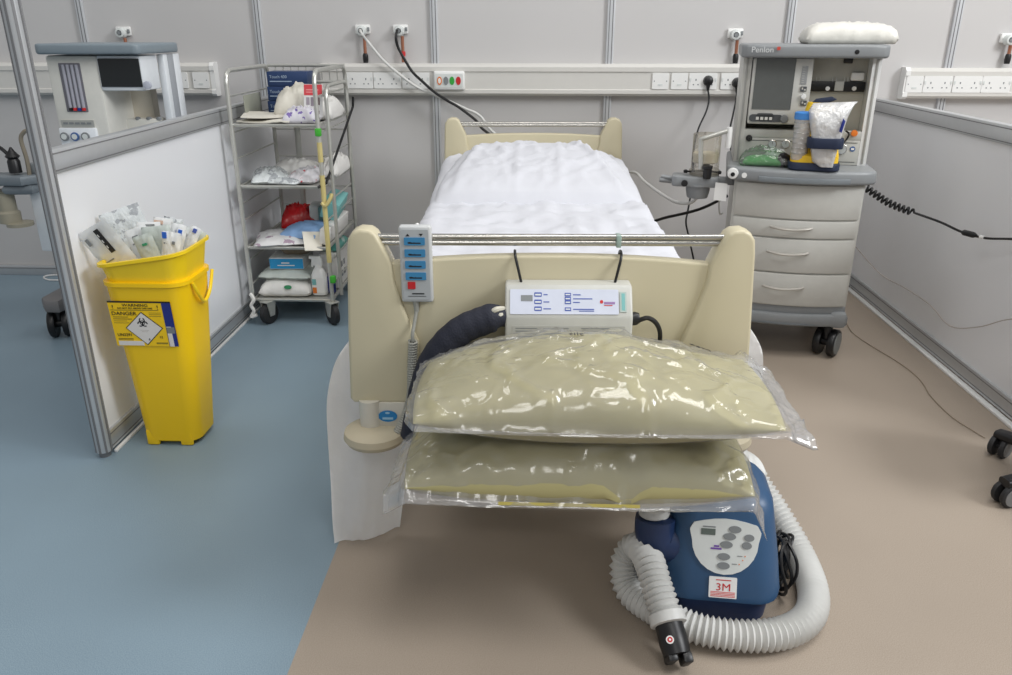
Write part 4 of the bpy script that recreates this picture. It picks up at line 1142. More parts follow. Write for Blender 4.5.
for s in (-1, 1): box(bm, (s*.235, .02, .18), (.075, .1, .075), .02)
obj('plinth', bm, [GREYD, mat('tread_grey', (112, 118, 122), .5)], an)
def twin(x, y, parent, rz, r=.062):
    M = Matrix.Translation((x, y, r)) @ Matrix.Rotation(rz, 4, 'Z')
    bm = bmn()
    for s in (-1, 1):
        lathe(bm, [(r*.72, s*.018), (r*.95, s*.016), (r, s*.022), (r, s*.040), (r*.94, s*.046), (r*.8, s*.047)], (0, 0, 0), 28, 'x')
    lathe(bm, [(.02, -.02), (.02, .02)], (0, 0, 0), 12, 'x')
    bm.transform(M); c = obj('castor', bm, BLACK, parent)
    bm = bmn()
    bm.free()
    for s in (-1, 1):
        bm = bmn(); lathe(bm, [(r*.8, s*.045), (r*.78, s*.0495), (.0015, s*.051)], (0, 0, 0), 28, 'x')
        bm.transform(M); obj('wheel_disc', bm, mat('disc_grey', (128, 132, 132), .5), c)
    bm = bmn(); lathe(bm, [(.02, .02), (.022, r+.03), (.02, r+.036)], (0, -.01, 0), 14); box(bm, (0, .02, .02), (.032, .05, .06), .008); bm.transform(M); obj('stem', bm, BLACK, c)
for x, y, a in ((.212, .03, -.45), (-.225, .03, .3), (.212, .42, .2), (-.225, .42, -.3)): twin(x, y, an, a)
bm = bmn(); bowed(.262, .006, .46, .045, .232, .775, bm, bev=.006); obj('cabinet', bm, GREYL, an)
zl = [atL(850, 220.6, 0).z, atL(848, 239.3, 0).z, atL(843.7, 274, 0).z, .238]
zs = [.772]+zl
for k in range(4):
    bm = bmn(); bowed(.252, -.006, .05, .045, zs[k+1]+.004, zs[k]-.003, bm, bev=.004); dr_ = obj('drawer', bm, GREYL, an, label='top drawer without a handle' if k == 0 else None)
    if k:
        zc = zs[k+1]+(zs[k]-zs[k+1])*(.5, .62, .62, .6)[k]
        pts = [(-.085+.17*i/12-.015, -.05-.026*math.sin(PI*i/12)**.6, zc-.006*math.sin(PI*i/12)) for i in range(13)]
        bm = bmn(); tube(bm, pts, .0055, 8); obj('handle', bm, mat('handle_metal', (188, 184, 176), .4, .4), dr_)
bm = bmn()
top = [(-.30, .02), (-.295, -.01), (-.27, -.03)]+[(-.25+.5*k/16, -.04+bow(-.25+.5*k/16, .25, .045)) for k in range(17)]+[(.27, -.03), (.295, -.01), (.30, .02), (.29, .47), (-.29, .47)]
prism(bm, top, .775, .832, 'xy', .014, seg=3); obj('worktop', bm, GREYD, an)
bm = bmn(); pts = [(-.17+.36*k/12, -.049+bow(-.17+.36*k/12, .25, .045)) for k in range(13)]
prism(bm, pts+[(.19, .1), (-.17, .1)], .782, .803, 'xy', .002); 
obj('pull_out_tray', bm, mat('tray_grey', (122, 128, 132), .45), an)
bm = bmn(); lathe(bm, [(.022, 0), (.024, -.006), (.02, -.02), (.006, -.021)], (-.275, -.032, .806), 20, 'y'); k_ = obj('side_knob', bm, WHITE, an)
bm = bmn(); lathe(bm, [(.009, 0), (.009, -.003)], (-.275, -.053, .804), 14, 'y'); obj('knob_centre', bm, BLACK, k_)
bm = bmn(); lathe(bm, [(.011, 0), (.011, -.005)], (-.228, -.052, .802), 14, 'y'); obj('outlet_stud', bm, WHITE, an)
# tower
TW = .12
for s in (-1, 1):
    bm = bmn()
    prism(bm, [(s*.236, TW), (s*.27, TW+.004), (s*.274, TW+.02), (s*.274, .42), (s*.236, .42)], .83, 1.27, 'xy', .005)
    box(bm, (s*.255, TW+.0, 1.05), (.008, .004, .42), .001, mi=1)
    obj('upright', bm, [GREYL if s < 0 else mat('upright_white', (222, 222, 220), .4), mat('upright_slot', (160, 160, 156), .5)], an)
bm = bmn(); box(bm, (0, .40, 1.05), (.5, .03, .44), .003); obj('back_panel', bm, GREYM, an)
bm = bmn()
tp = [(-.287, .10), (-.284, .075), (-.27, .062)]+[(-.26+.52*k/10, .055+bow(-.26+.52*k/10, .26, .012)) for k in range(11)]+[(.27, .062), (.284, .075), (.287, .10), (.284, .46), (-.284, .46)]
prism(bm, tp, 1.264, 1.316, 'xy', .012, seg=3); obj('top_shelf', bm, GREYD, an)
fc = Face((0, .042, 0), (1, 0, 0), (0, 0, 1))
bm = bmn(); a_ = atL(751, 52.5, .05); fc.text(bm, 'Penlon', a_.x, a_.z+.001, .032, 0, .002, sx=1.0); obj('lettering', bm, mat('letter_grey', (206, 208, 208), .5), an)
bm = bmn(); a_ = atL(774, 48.5, .044); fc.rect(bm, a_.x+.012, a_.z-.006, .013, .013, 0, .002, .002); obj('red_emblem', bm, mat('emblem_red', (200, 74, 60), .5), an)
bm = bmn(); a_ = atL(857, 52, .05); lathe(bm, [(.009, 0), (.009, -.012), (.002, -.013)], (a_.x, .058, a_.z), 14, 'y'); obj('black_socket', bm, BLACK, an)
# screen module
sl = atL(750, 58, TW-.02); sr = atL(815, 58, TW-.02); sbt = atL(775, 124.5, TW-.02)
x0, x1, z0, z1 = -.232, sr.x, sbt.z, 1.262
bm = bmn(); box(bm, ((x0+x1)/2, TW+.04, (z0+z1)/2), (x1-x0, .12, z1-z0), .008); obj('screen_module', bm, GREYL, an)
fy = TW-.02
fc = Face((0, fy, 0), (1, 0, 0), (0, 0, 1))
a_ = atL(757, 58, fy); b_ = atL(797.5, 58, fy); c_ = atL(775, 109.5, fy)
bm = bmn(); fc.rect(bm, x0+.012, c_.z, b_.x-x0-.012-.003, a_.z-c_.z, 0, .003, .003); obj('screen', bm, SCREEN, an)
sc0 = atL(803, 66, fy); sc1 = atL(809, 84.5, fy)
bm = bmn(); fc.rect(bm, sc0.x-.002, sc1.z, .024, sc0.z-sc1.z, 0, .002); 
for k in range(8): fc.rect(bm, sc0.x+.001, sc1.z+.006+k*.009, .01, .0015, 1, .0026)
obj('scale_window', bm, [mat('scale_grey', (150, 152, 152), .4), GREYL], an)
for y, m in ((89, BTNG), (96.5, WHITE), (103, BTNG)):
    a_ = atL(803.5, y, fy); bm = bmn()
    if m is WHITE: lathe(bm, [(.011, 0), (.010, -.01), (.003, -.011)], (a_.x, fy, a_.z), 16, 'y')
    else:
        fc.rect(bm, a_.x-.012, a_.z-.010, .024, .02, 0, .004, .002); fc.rect(bm, a_.x-.008, a_.z-.002, .006, .008, 1, .0046); fc.rect(bm, a_.x+.002, a_.z-.006, .007, .006, 1, .0046)
    obj('selector_knob' if m is WHITE else 'selector_plate', bm, [m if m is WHITE else mat('plate_dark', (84, 86, 88), .4), GREYL], an)
a_ = atL(752, 118, fy); b_ = atL(781, 118, fy)
bm = bmn(); fc.rect(bm, x0+.006, a_.z-.014, b_.x-x0, .03, 0, .006, .014); fc.rect(bm, x0+.035, a_.z-.012, .07, .033, 0, .006, .01)
for k in range(4): fc.rect(bm, x0+.034+k*.018, a_.z-.006, .012, .012, 1, .0068)
obj('button_bar', bm, [mat('bar_dark', (70, 72, 74), .4), GREYL], an)
b_ = atL(786, 119, fy); bm = bmn(); lathe(bm, [(.017, 0), (.017, -.012), (.014, -.016), (.003, -.0165)], (b_.x-.008, fy, a_.z), 20, 'y'); obj('control_wheel', bm, mat('wheel_grey', (116, 118, 118), .4), an)
# vaporiser bay on the right
bx0 = x1; bx1 = .236
bm = bmn(); box(bm, ((bx0+bx1)/2, TW+.10, 1.10), (bx1-bx0, .02, .33), .002); obj('bay_panel', bm, mat('bay_beige', (186, 184, 174), .5), an)
fyb = TW+.09; fcb = Face((0, fyb, 0), (1, 0, 0), (0, 0, 1))
u0 = atL(814, 81, fyb); u1 = atL(866, 81, fyb); l0 = atL(814, 91, fyb)
bm = bmn(); box(bm, ((bx0+bx1)/2, fyb-.01, (u0.z+l0.z)/2), (bx1-bx0-.008, .02, u0.z-l0.z), .002)
bb = obj('mounting_bar', bm, BLACK, an)
for px in (827.5, 854): 
    a_ = atL(px, 88.5, fyb-.02); bm = bmn(); lathe(bm, [(.009, 0), (.009, -.006), (.002, -.007)], (a_.x, fyb-.02, a_.z), 14, 'y'); obj('bar_stud', bm, WHITE, bb)
a_ = atL(839, 86, fyb-.02); bm = bmn(); box(bm, (a_.x, fyb-.024, a_.z), (.036, .01, .038), .002); obj('bar_clasp', bm, GREYM, bb)
for px in (818, 834.5, 846):
    for q in (-.007, .007):
        a_ = atL(px, 80, fyb-.012); bm = bmn(); tube(bm, [(a_.x+q, fyb-.012, u0.z-.003), (a_.x+q, fyb-.012, u0.z+.018)], .0025, 6); obj('valve_pin', bm, STEEL, bb)
a_ = atL(857, 76.5, fyb); bm = bmn(); box(bm, (a_.x, fyb-.01, a_.z), (.054, .02, .035), .008); obj('white_cap', bm, WHITE, an)
a_ = atL(848, 60, fyb); bm = bmn(); box(bm, (a_.x, fyb-.012, a_.z), (.034, .024, .026), .003); obj('hook_block', bm, BLACK, an)
# lower panel with gauges
bm = bmn(); box(bm, (0, TW+.05, .885), (.475, .10, .105), .004); box(bm, (0, TW+.03, .955), (.475, .06, .035), .003); obj('gauge_panel', bm, GREYM, an)
fyl = TW; fcl = Face((0, fyl, 0), (1, 0, 0), (0, 0, 1))
bm = bmn(); fcl.rect(bm, -.225, .845, .45, .0025, 0, .0015); fcl.rect(bm, -.225, .925, .45, .0025, 0, .0015); obj('panel_outline', bm, mat('outline_dark', (90, 92, 92), .5), an)
bm = bmn(); a_ = atL(749, 138, fyl); lathe(bm, [(.014, 0), (.013, -.012), (.006, -.02), (.004, -.03)], (a_.x, fyl, a_.z), 14, 'y'); obj('black_knob', bm, BLACK, an)
for px, py, rr in ((772, 144, .019), (785.5, 144, .019), (841, 149, .023)):
    a_ = atL(px, py, fyl); bm = bmn(); lathe(bm, [(rr, 0), (rr, -.008), (rr*.85, -.01)], (a_.x, fyl, a_.z), 24, 'y'); g_ = obj('gauge', bm, CHROME, an)
    bm = bmn(); f_ = Face((a_.x, fyl-.010, a_.z), (1, 0, 0), (0, 0, 1)); f_.oval(bm, 0, 0, rr*1.6, rr*1.6, 0, .0012); f_.rect(bm, -.001, 0, .002, rr*.6, 1, .0018); obj('dial', bm, [mat('dial_grey', (176, 182, 184), .4), INKB], g_)
a_ = atL(852.5, 149, fyl); bm = bmn(); fcl.oval(bm, a_.x, a_.z, .022, .022, 0, .002); fcl.rect(bm, a_.x-.006, a_.z-.004, .012, .008, 1, .003); obj('blue_symbol', bm, [mat('symbol_blue', (60, 96, 150), .4), WHITE], an)
a_ = atL(854, 133, TW); bm = bmn(); lathe(bm, [(.013, 0), (.013, -.014), (.004, -.015)], (a_.x, TW, a_.z), 16, 'y'); obj('orange_button', bm, ORANGE, an)
bm = bmn(); p_ = [atL(846, 131, TW-.008), atL(849, 134, TW-.03), atL(846, 140, TW-.03), atL(838, 148, TW-.04), atL(830, 155, TW-.05)]; tube(bm, spline(p_, 6), .0038, 7); box(bm, atL(841, 130, TW-.008), (.02, .014, .012), .003); obj('sensor_lead', bm, BLACK, an)
# absorber arm on the left
ar = -.30
bm = bmn()
g0 = atL(672, 179, .06); g1 = atL(719, 179, .06); zc = g0.z
prism(bm, rrect(g1.x-g0.x, .12, .025, 5, (g0.x+g1.x)/2, .06), zc-.022, zc+.022, 'xy', .006)
box(bm, (g1.x+.03, .07, zc), (.09, .05, .03), .005)
aa = obj('absorber_arm', bm, GREYD, an)
bm = bmn(); h0 = atL(661, 180, .05)
tube(bm, [(g0.x+.005, .05, zc+.006), (h0.x, .05, zc+.012)], .009, 12); tube(bm, [(g0.x+.005, .06, zc-.008), (h0.x-.006, .05, zc-.002)], .012, 12); obj('hose_connector', bm, GREYD, aa)
bm = bmn(); a_ = atL(684.5, 183, 0); lathe(bm, [(.014, .002), (.014, -.012), (.004, -.013)], (a_.x, 0, a_.z), 16, 'y'); obj('black_knob', bm, BLACK, aa)
bm = bmn(); a_ = atL(697.5, 192, .06); lathe(bm, [(.044, -.075+.022), (.046, -.07+.022), (.052, -.02), (.052, 0), (.066, .002), (.066, .01)], (a_.x, .06, zc-.022), 28); obj('lower_canister', bm, GREYD, aa)
a_ = atL(705, 165, .07); zb = zc+.02
bm = bmn(); lathe(bm, [(.066, 0), (.066, .012), (.060, .016), (.060, .165), (.058, .167)], (a_.x, .075, zb+.012), 28); obj('bellows_canister', bm, GLASS, an)
bm = bmn(); lathe(bm, [(.05, 0), (.055, .004), (.053, .02), (.056, .03), (.055, .042), (.03, .046)], (a_.x, .075, zb+.055), 26); obj('bellows_disc', bm, mat('bellows_ivory', (206, 200, 182), .5), an)
bm = bmn(); lathe(bm, [(.062, 0), (.064, .004), (.064, .014), (.02, .016), (.02, .05)], (a_.x, .075, zb), 26); obj('bellows_base', bm, mat('bellows_grey', (140, 136, 126), .4), an)
bm = bmn(); a2 = atL(708, 165, .0); lathe(bm, [(.016, 0), (.018, .01), (.018, .04), (.021, .044), (.021, .055)], (a2.x, .0, zc+.018), 16); obj('black_fitting', bm, BLACK, an)
for px in (686, 720):
    a3 = atL(px, 166, .06); bm = bmn(); lathe(bm, [(.008, 0), (.01, .01), (.005, .014)], (a3.x, .06, zc+.03), 10); tube(bm, [(a3.x, .06, zc+.036), ((a3.x+a_.x)/2, .07, zc+.036)], .004, 6); obj('thumb_screw', bm, BLACK, an)
q = [atL(700.5, 169, .01), atL(701, 139, .01), atL(708, 137, .01), atL(727, 131, .03)]
bm = bmn(); tube(bm, spline([q[0], (q[0]+q[1])/2, q[1]], 4)[:-1]+spline([q[1], q[2], q[3]], 6), .0095, 12); obj('swivel_tube', bm, STEEL, an)
q4 = atL(728, 130, .035); bm = bmn(); lathe(bm, [(.011, -.075), (.012, -.07), (.0125, 0), (.011, .012)], (q4.x+.006, .035, q4.z), 14); obj('tube_end', bm, WHITE, an)
bm = bmn(); a_ = atL(715, 183, -.01); b_ = atL(726, 201, -.01)
pts = [(a_.x, b_.z+.004), (b_.x, b_.z), (b_.x-.002, a_.z), (a_.x+.002, a_.z+.004)]; prism(bm, pts, -.018, -.0155, 'xz'); obj('paper_tag', bm, WHITE, an)
bm = bmn(); tube(bm, spline([atL(720, 195, .04), atL(719, 205, .04), atL(720, 214, .04), atL(723, 213, .05)], 5), .003, 6); obj('thin_tube', bm, STEEL, an)

# ---- things on the machine
lump('packed_pillow', (1.285, 3.58, 1.317), (.36, .24, .080), mat('pillow_bag', (226, 224, 216), .35, bump=.25, bscale=25), 'white bagged pack lying on top of the grey machine', 'pack', 52, R(-9), wr=.1, p=5)
gp = thing('green_packet', 'clear packet with green contents on the machine worktop', 'packet', (.965, 3.452, .833), R(-14))
o = lump('wrapper', (0, 0, .0), (.20, .13, .062), film('green_wrap', tint=(225, 240, 226), gloss=.06, rough=.12, haze=.10, bump=.5, bscale=30), '', '', 61, 0, wr=.3); o.parent = gp; del o['label']; del o['category']
o = lump('green_filling', (0, -.005, .003), (.175, .105, .034), mat('filling_green', (40, 160, 56), .45, var=.15), '', '', 62, 0, wr=.15); o.parent = gp; del o['label']; del o['category']
lump('foil_packet', (1.02, 3.475, .852), (.09, .07, .035), PKC, 'small silvery packet leaning on the green packet', 'packet', 64, .4, wr=.4)
# resuscitation pouch
rp = thing('resuscitation_kit', 'yellow and navy kit pouch with strapped clear bag on the worktop', 'kit', (1.145, 3.37, .833), R(-14))
def rsec(w, d, z, r=.02, x=0, y=0): return [(p[0], p[1], z) for p in rrect(w, d, r, 5, x, y)]
NAVK = mat('kit_navy', (24, 37, 64), .6); YELK = mat('kit_yellow', (240, 196, 40), .55)
bm = bmn(); loft(bm, [rsec(.19, .14, 0, .035, 0, -.015), rsec(.20, .15, .006, .035, 0, -.015), rsec(.20, .148, .026, .035, 0, -.015), rsec(.195, .14, .032, .035, 0, -.015)]); obj('navy_base', bm, NAVK, rp)
bm = bmn(); loft(bm, [rsec(.186, .13, .030, .035, 0, -.015), rsec(.184, .125, .058, .035, 0, -.015), rsec(.18, .08, .078, .03, 0, .0), rsec(.15, .06, .12, .025, .0, .015), rsec(.11, .045, .24, .02, .0, .02), rsec(.09, .04, .262, .018, -.005, .02)]); obj('yellow_pouch', bm, YELK, rp)
bm = bmn(); prism(bm, [(-.05, .24), (-.02, .275), (.04, .285), (.06, .275), (.03, .262), (-.02, .25), (-.045, .225)], .005, .035, 'xz', .004); obj('navy_flap', bm, NAVK, rp)
bm = bmn(); lathe(bm, [(.03, .04), (.032, .05), (.034, .205), (.033, .207)], (-.062, -.048, 0), 20); rb_ = obj('clear_tube', bm, film('tube_film', gloss=.12, rough=.1, haze=.45, bump=.3, bscale=60), rp)
for k in range(7):
    bm = bmn(); lathe(bm, [(.0335, 0), (.036, .003), (.0335, .006)], (-.062, -.048, .065+k*.02), 20); obj('tube_rib', bm, CLEAR, rb_)
bm = bmn(); lathe(bm, [(.034, .20), (.037, .202), (.037, .226), (.03, .230)], (-.062, -.048, 0), 20); obj('blue_cap', bm, mat('cap_blue', (70, 140, 215), .4), rp)
bm = bmn()
def bagsec(w, d, z, x, y): return [(p[0]+.004*fbm(p[0]*40, z*30), p[1]+.004*fbm(p[1]*50, z*30), z+.5*(p[0]-x)*(.12 if z > .2 else 0)) for p in rrect(w, d, min(w, d)*.42, 6, x, y)]
loft(bm, [bagsec(.05, .02, .02, .045, -0.091), bagsec(.085, .04, .04, .03, -0.086), bagsec(.10, .06, .09, .028, -0.084), bagsec(.108, .062, .125, .03, -0.084), bagsec(.128, .08, .17, .028, -0.081), bagsec(.145, .082, .21, .026, -0.076), bagsec(.155, .065, .24, .030, -0.071), bagsec(.155, .03, .258, .038, -0.066), bagsec(.165, .008, .270, .048, -0.064)])
obj('clear_bag', bm, film('bag_milky', gloss=.10, rough=.12, haze=.7, bump=.8, bscale=22), rp, ang=60)
bm = bmn(); loft(bm, [rsec(.06, .02, .06, .008, .03, -.080), rsec(.08, .04, .12, .015, .03, -.080), rsec(.09, .045, .2, .015, .03, -.076), rsec(.06, .03, .235, .012, .03, -.07)]); obj('folded_mask', bm, PACKW, rp)
bm = bmn(); loft(bm, [rsec(.03, .012, .05, .005, .01, -.100), rsec(.034, .014, .10, .006, .014, -.104), rsec(.034, .014, .17, .006, .02, -.106), rsec(.028, .012, .2, .005, .024, -.102)]); obj('mask_tubing', bm, mat('tubing_cream', (226, 218, 212), .4), rp)
bm = bmn(); prism(bm, [(.07, .165), (.08, .16), (.088, .205), (.078, .215)], -.130, -.118, 'xz', .003); obj('blue_strip', bm, INKNAVY, rp)
bm = bmn(); pts = rrect(.138, .092, .035, 6, .028, -.086)
prism(bm, pts, .095, .135, 'xy', .003); obj('navy_strap', bm, NAVK, rp)
bm = bmn(); tube(bm, spline([(-.09, .0, .03), (-.12, -.01, .05), (-.13, .0, .03), (-.11, -.02, .012), (-.14, .01, .01)], 5), .012, 8); obj('black_tubing', bm, BLACK, rp)

# ---- cables at the right, plus a reflection and a shadow built as strands
p0 = toL((0, 0, 0))
c0 = Vector((1.395, 3.40, .745)); c1 = atX(912, 212, 1.56); c2 = atX(940, 222, 1.65); c3 = atX(962, 232, 1.70); c4 = atX(985, 238, 1.73); c5 = atX(1012, 239, 1.745); c6 = Vector((1.75, 2.6, .72))
t = thing('coiled_cable', 'black coiled cable from the grey machine along the right partition', 'cable', (1.56, 3.2, .6))
Mi = local(t); sp = spline([c0, c0.lerp(c1, .5)-Vector((0, 0, .012)), c1], 10)
bm = bmn(); tube(bm, [Mi @ p for p in coil(sp, .013, 11, 10)]+[Mi @ p for p in spline([c1, c2, c3, c4, c5, c6], 8)[1:]], .0048, 6); obj('cord', bm, BLACK, t)
bm = bmn(); d = (c4-c3).normalized(); tube(bm, [Mi @ (c3+d*.0), Mi @ (c3+d*.012), Mi @ (c3+d*.06), Mi @ (c3+d*.075)], [.006, .012, .012, .006], 10); obj('connector', bm, BLACK, t)
bm = bmn(); tube(bm, [Mi @ (c3+d*.095), Mi @ (c3+d*.115)], .0075, 8); obj('white_collar', bm, WHITE, t)
cable('cable_reflection', [Vector((1.42, 3.75, .5)), Vector((1.6, 3.95, .36)), Vector((1.74, 3.9, .22)), atX(905, 288, 1.768), atX(930, 305, 1.768), atX(950, 326, 1.768), atX(978, 327, 1.768), atX(1005, 320, 1.768), Vector((1.768, 2.7, .42))], .0022, mat('reflection_grey', (176, 168, 162), .4),  # cable reflection in the glossy partition, modelled as a solid strand
      'thin grey strand standing for the coiled cable reflected in the right partition', 'reflection', 6)
cable('wire_shadow', [atZ(846, 322, .004), atZ(853, 333, .004), atZ(870, 345, .004), atZ(890, 357, .004), atZ(908, 369, .004), atZ(922, 382, .004), atZ(930, 395, .004), atZ(942, 408, .004), atZ(956, 420, .004), atZ(985, 438, .004)], .0018, mat('shadow_grey', (150, 134, 116), .5),  # shadow line on the floor, put in as a thin dark strand
      'thin strand standing for a wire shadow on the beige floor by the right partition', 'shadow', 6)

# ================================================================== WHITE MACHINE IN THE LEFT BAY
LM = 3.45
wm = thing('ventilator_machine', 'white ventilator machine behind the left partition', 'medical machine', (-1.85, 3.6, 0))
def wl(p): return Vector((p[0]+1.85, p[1]-3.6, p[2]))
def fb_(x0, y0, x1, y1, Y, dep, bm, bev=.004, mi=0):
    a = wl(atY(x0, y0, Y)); b = wl(atY(x1, y1, Y))
    box(bm, ((a.x+b.x)/2, a.y+dep/2, (a.z+b.z)/2), (abs(b.x-a.x), dep, abs(a.z-b.z)), bev, mi=mi)
    return a, b
VW = mat('ventilator_white', (222, 220, 212), .4); VWH = mat('ventilator_bright', (228, 232, 236), .35)
bm = bmn(); a = wl(atY(33, 54, LM-.06)); b = wl(atY(139, 54, LM-.06))
pts = rrect(b.x-a.x, .40, .03, 5, (a.x+b.x)/2, a.y+.20)
prism(bm, pts, a.z-.002, 1.318, 'xy', .01, seg=3); obj('top_shelf', bm, mat('vent_top', (128, 140, 148), .4), wm)
fz = 1.27
bm = bmn(); a = wl(atY(45, 60, LM)); b = wl(atY(97, 60, LM)); zlo = wl(atY(70, 148, LM)).z
box(bm, ((a.x+b.x)/2, a.y+.15, (fz+zlo)/2), (b.x-a.x, .30, fz-zlo), .012); obj('flow_column', bm, VW, wm)
fc = Face(wl((0, LM, 0)), (1, 0, 0), (0, 0, 1))
L_ = lambda x, y: wl(atY(x, y, LM))
a = L_(58, 63); b = L_(86, 112)
bm = bmn(); fc.rect(bm, a.x-fc.o.x, b.z, b.x-a.x+.012, a.z-b.z, 0, .002, .003); fw = obj('flow_window', bm, mat('flow_grey', (120, 118, 126), .2), wm)
for k in range(4):
    x = a.x+.02+k*(b.x-a.x-.02)/3.2; bm = bmn(); tube(bm, [(x, a.y-.003, b.z+.012), (x, a.y-.003, a.z-.006)], .007, 8); ft = obj('flow_tube', bm, mat('flow_pale', (168, 168, 178), .2), fw)
    bm = bmn(); lathe(bm, [(.008, 0), (.008, .012)], (x, a.y-.005, b.z+.006), 8); obj('knob', bm, (BLACK, RED, INKNAVY, RED)[k], fw)
a = L_(61, 120); b = L_(95, 127)
bm = bmn(); fc.rect(bm, a.x-fc.o.x, b.z, b.x-a.x, a.z-b.z, 0, .004, .002)
for k in range(5): fc.rect(bm, a.x-fc.o.x+.012+k*.026, b.z+.012, .018, .008, 1, .008)
obj('valve_plate', bm, [STEEL, BTNG], wm)
bm = bmn(); a, b = fb_(58, 128, 101, 160, LM-.015, .05, bm, .006); obj('gauge_panel', bm, VWH, wm)
for px, m in ((65, BTNG), (75.5, mat('gauge_blue', (70, 100, 150), .4)), (86, BTNG)):
    p = wl(atY(px, 136.5, LM-.016)); bm = bmn(); lathe(bm, [(.017, .002), (.019, -.004), (.018, -.008)], (p.x, p.y, p.z), 20, 'y'); g_ = obj('gauge', bm, m, wm)
    bm = bmn(); lathe(bm, [(.012, 0), (.012, -.002)], (p.x, p.y-.008, p.z), 18, 'y'); obj('dial', bm, PANELW, g_)
bm = bmn(); a = L_(95, 54); b = L_(145, 91)
box(bm, ((a.x+b.x)/2, a.y+.08, (fz+b.z)/2), (b.x-a.x, .16, fz-b.z), .008); obj('screen_housing', bm, VWH, wm)
bm = bmn(); a = L_(97.5, 58.5); b = L_(143, 87); fc.rect(bm, a.x-fc.o.x, b.z, b.x-a.x, a.z-b.z, 0, .004, .003); obj('screen', bm, SCRDARK, wm)
bm = bmn(); p = L_(148, 85); lathe(bm, [(.016, .002), (.016, -.012), (.006, -.014)], (p.x, p.y, p.z), 18, 'y'); obj('selector_knob', bm, mat('knob_pale', (190, 194, 206), .4), wm)
bm = bmn(); fb_(98, 56, 160, 150, LM+.24, .06, bm); obj('recess_panel', bm, mat('recess_beige', (206, 198, 182), .5), wm)
bm = bmn(); fb_(113, 119, 163, 150, LM+.16, .08, bm, .005); obj('lower_block', bm, VW, wm)
for px in (124, 138, 149, 159):
    p = wl(atY(px, 119, LM+.17)); bm = bmn(); lathe(bm, [(.012, -.004), (.012, .006), (.006, .01)], (p.x, p.y, p.z), 10); obj('block_valve', bm, BTNG, wm)
sx_ = L_(144, 60).x
for x0, x1, m in ((163, 167, VWH), (167, 173, mat('post_grey', (160, 164, 170), .4)), (173, 179, VWH)):
    y0 = atX(x0, 56, sx_-1.85).y-3.6; y1 = atX(x1, 56, sx_-1.85).y-3.6
    bm = bmn(); box(bm, (sx_-.015, (y0+y1)/2, (fz+.80)/2), (.03, y1-y0, fz-.80), .003); obj('upright', bm, m, wm)
bm = bmn(); a = L_(43, 150); box(bm, (-.14, .02, .80), (.52, .42, .05), .012); obj('worktop', bm, mat('vent_grey', (132, 138, 142), .4), wm)
bm = bmn(); a = wl(atY(24, 178, LM-.03)); bz = wl(atY(42, 252, LM-.03)).z
box(bm, ((a.x+.12)/2, a.y+.21, (bz+.775)/2), (.12-a.x, .40, .775-bz), .008); obj('cabinet', bm, VWH, wm)
bm = bmn()
for s in (-1, 1): prism(bm, [(-.48+ (0 if s < 0 else .55), -.17), (-.44+(0 if s < 0 else .55), -.22), (-.37+(0 if s < 0 else .55), -.22), (-.33+(0 if s < 0 else .55), .2), (-.48+(0 if s < 0 else .55), .2)], .135, .20, 'xy', .015)
box(bm, (-.10, 0, .30), (.2, .24, .30), .02); box(bm, (-.10, 0, .17), (.5, .12, .06), .01)
obj('base_foot', bm, mat('foot_grey', (120, 118, 118), .5), wm)
for x, y, a_ in ((-.42, -.155, .35), (-.375, .17, .3), (.175, -.155, .3), (.175, .17, .2)):
    twin(x, y, wm, a_, .066)
# breathing arm at far left
A_ = lambda x, y, Y=LM-.05: wl(atY(x, y, Y))
bm = bmn(); p = A_(18, 180); 
prism(bm, [(p.x-.25, p.y-.05), (p.x+.05, p.y-.06), (p.x+.09, p.y), (p.x+.06, p.y+.07), (p.x-.25, p.y+.06)], p.z-.018, p.z+.024, 'xy', .01); prism(bm, [(p.x-.05, p.y-.05), (p.x+.08, p.y-.04), (p.x+.08, p.y+.04), (p.x-.05, p.y+.05)], p.z-.06, p.z-.015, 'xy', .02)
arm_ = obj('breathing_arm', bm, mat('vent_arm', (110, 118, 124), .4), wm)
bm = bmn(); p = A_(5, 190); lathe(bm, [(.03, -.15), (.045, -.145), (.045, -.10), (.036, -.09), (.036, -.01), (.05, 0)], (p.x-.005, p.y, p.z), 20); lathe(bm, [(.02, -.165), (.055, -.16), (.055, -.145), (.02, -.14)], (p.x+.035, p.y, p.z), 20); obj('canister', bm, mat('canister_beige', (160, 154, 136), .45), wm)
bm = bmn(); p = A_(15, 168); lathe(bm, [(.026, -.02), (.026, .03), (.02, .04), (.03, .05), (.012, .075), (.004, .09)], p, 14); tube(bm, spline([p+Vector((-.01, 0, .05)), p+Vector((-.05, 0, .09)), p+Vector((-.12, .02, .11))], 5), .008, 8); obj('black_valve', bm, BLACK, wm)
bm = bmn(); tube(bm, spline([A_(31, 185), A_(27, 160), A_(21, 140), A_(24, 132), A_(30, 130)], 6), .009, 8); obj('support_tube', bm, mat('tube_brass', (150, 140, 124), .35, .5), wm)
cable('floor_lead', [atZ(70, 276, .006), atZ(56, 275, .006), atZ(46, 276, .006), atZ(44, 278, .006), atZ(50, 280, .006), atZ(62, 280, .006), atZ(70, 279, .006)], .005, WHITE, 'white cable loop on the floor of the left bay', 'cable', 6)

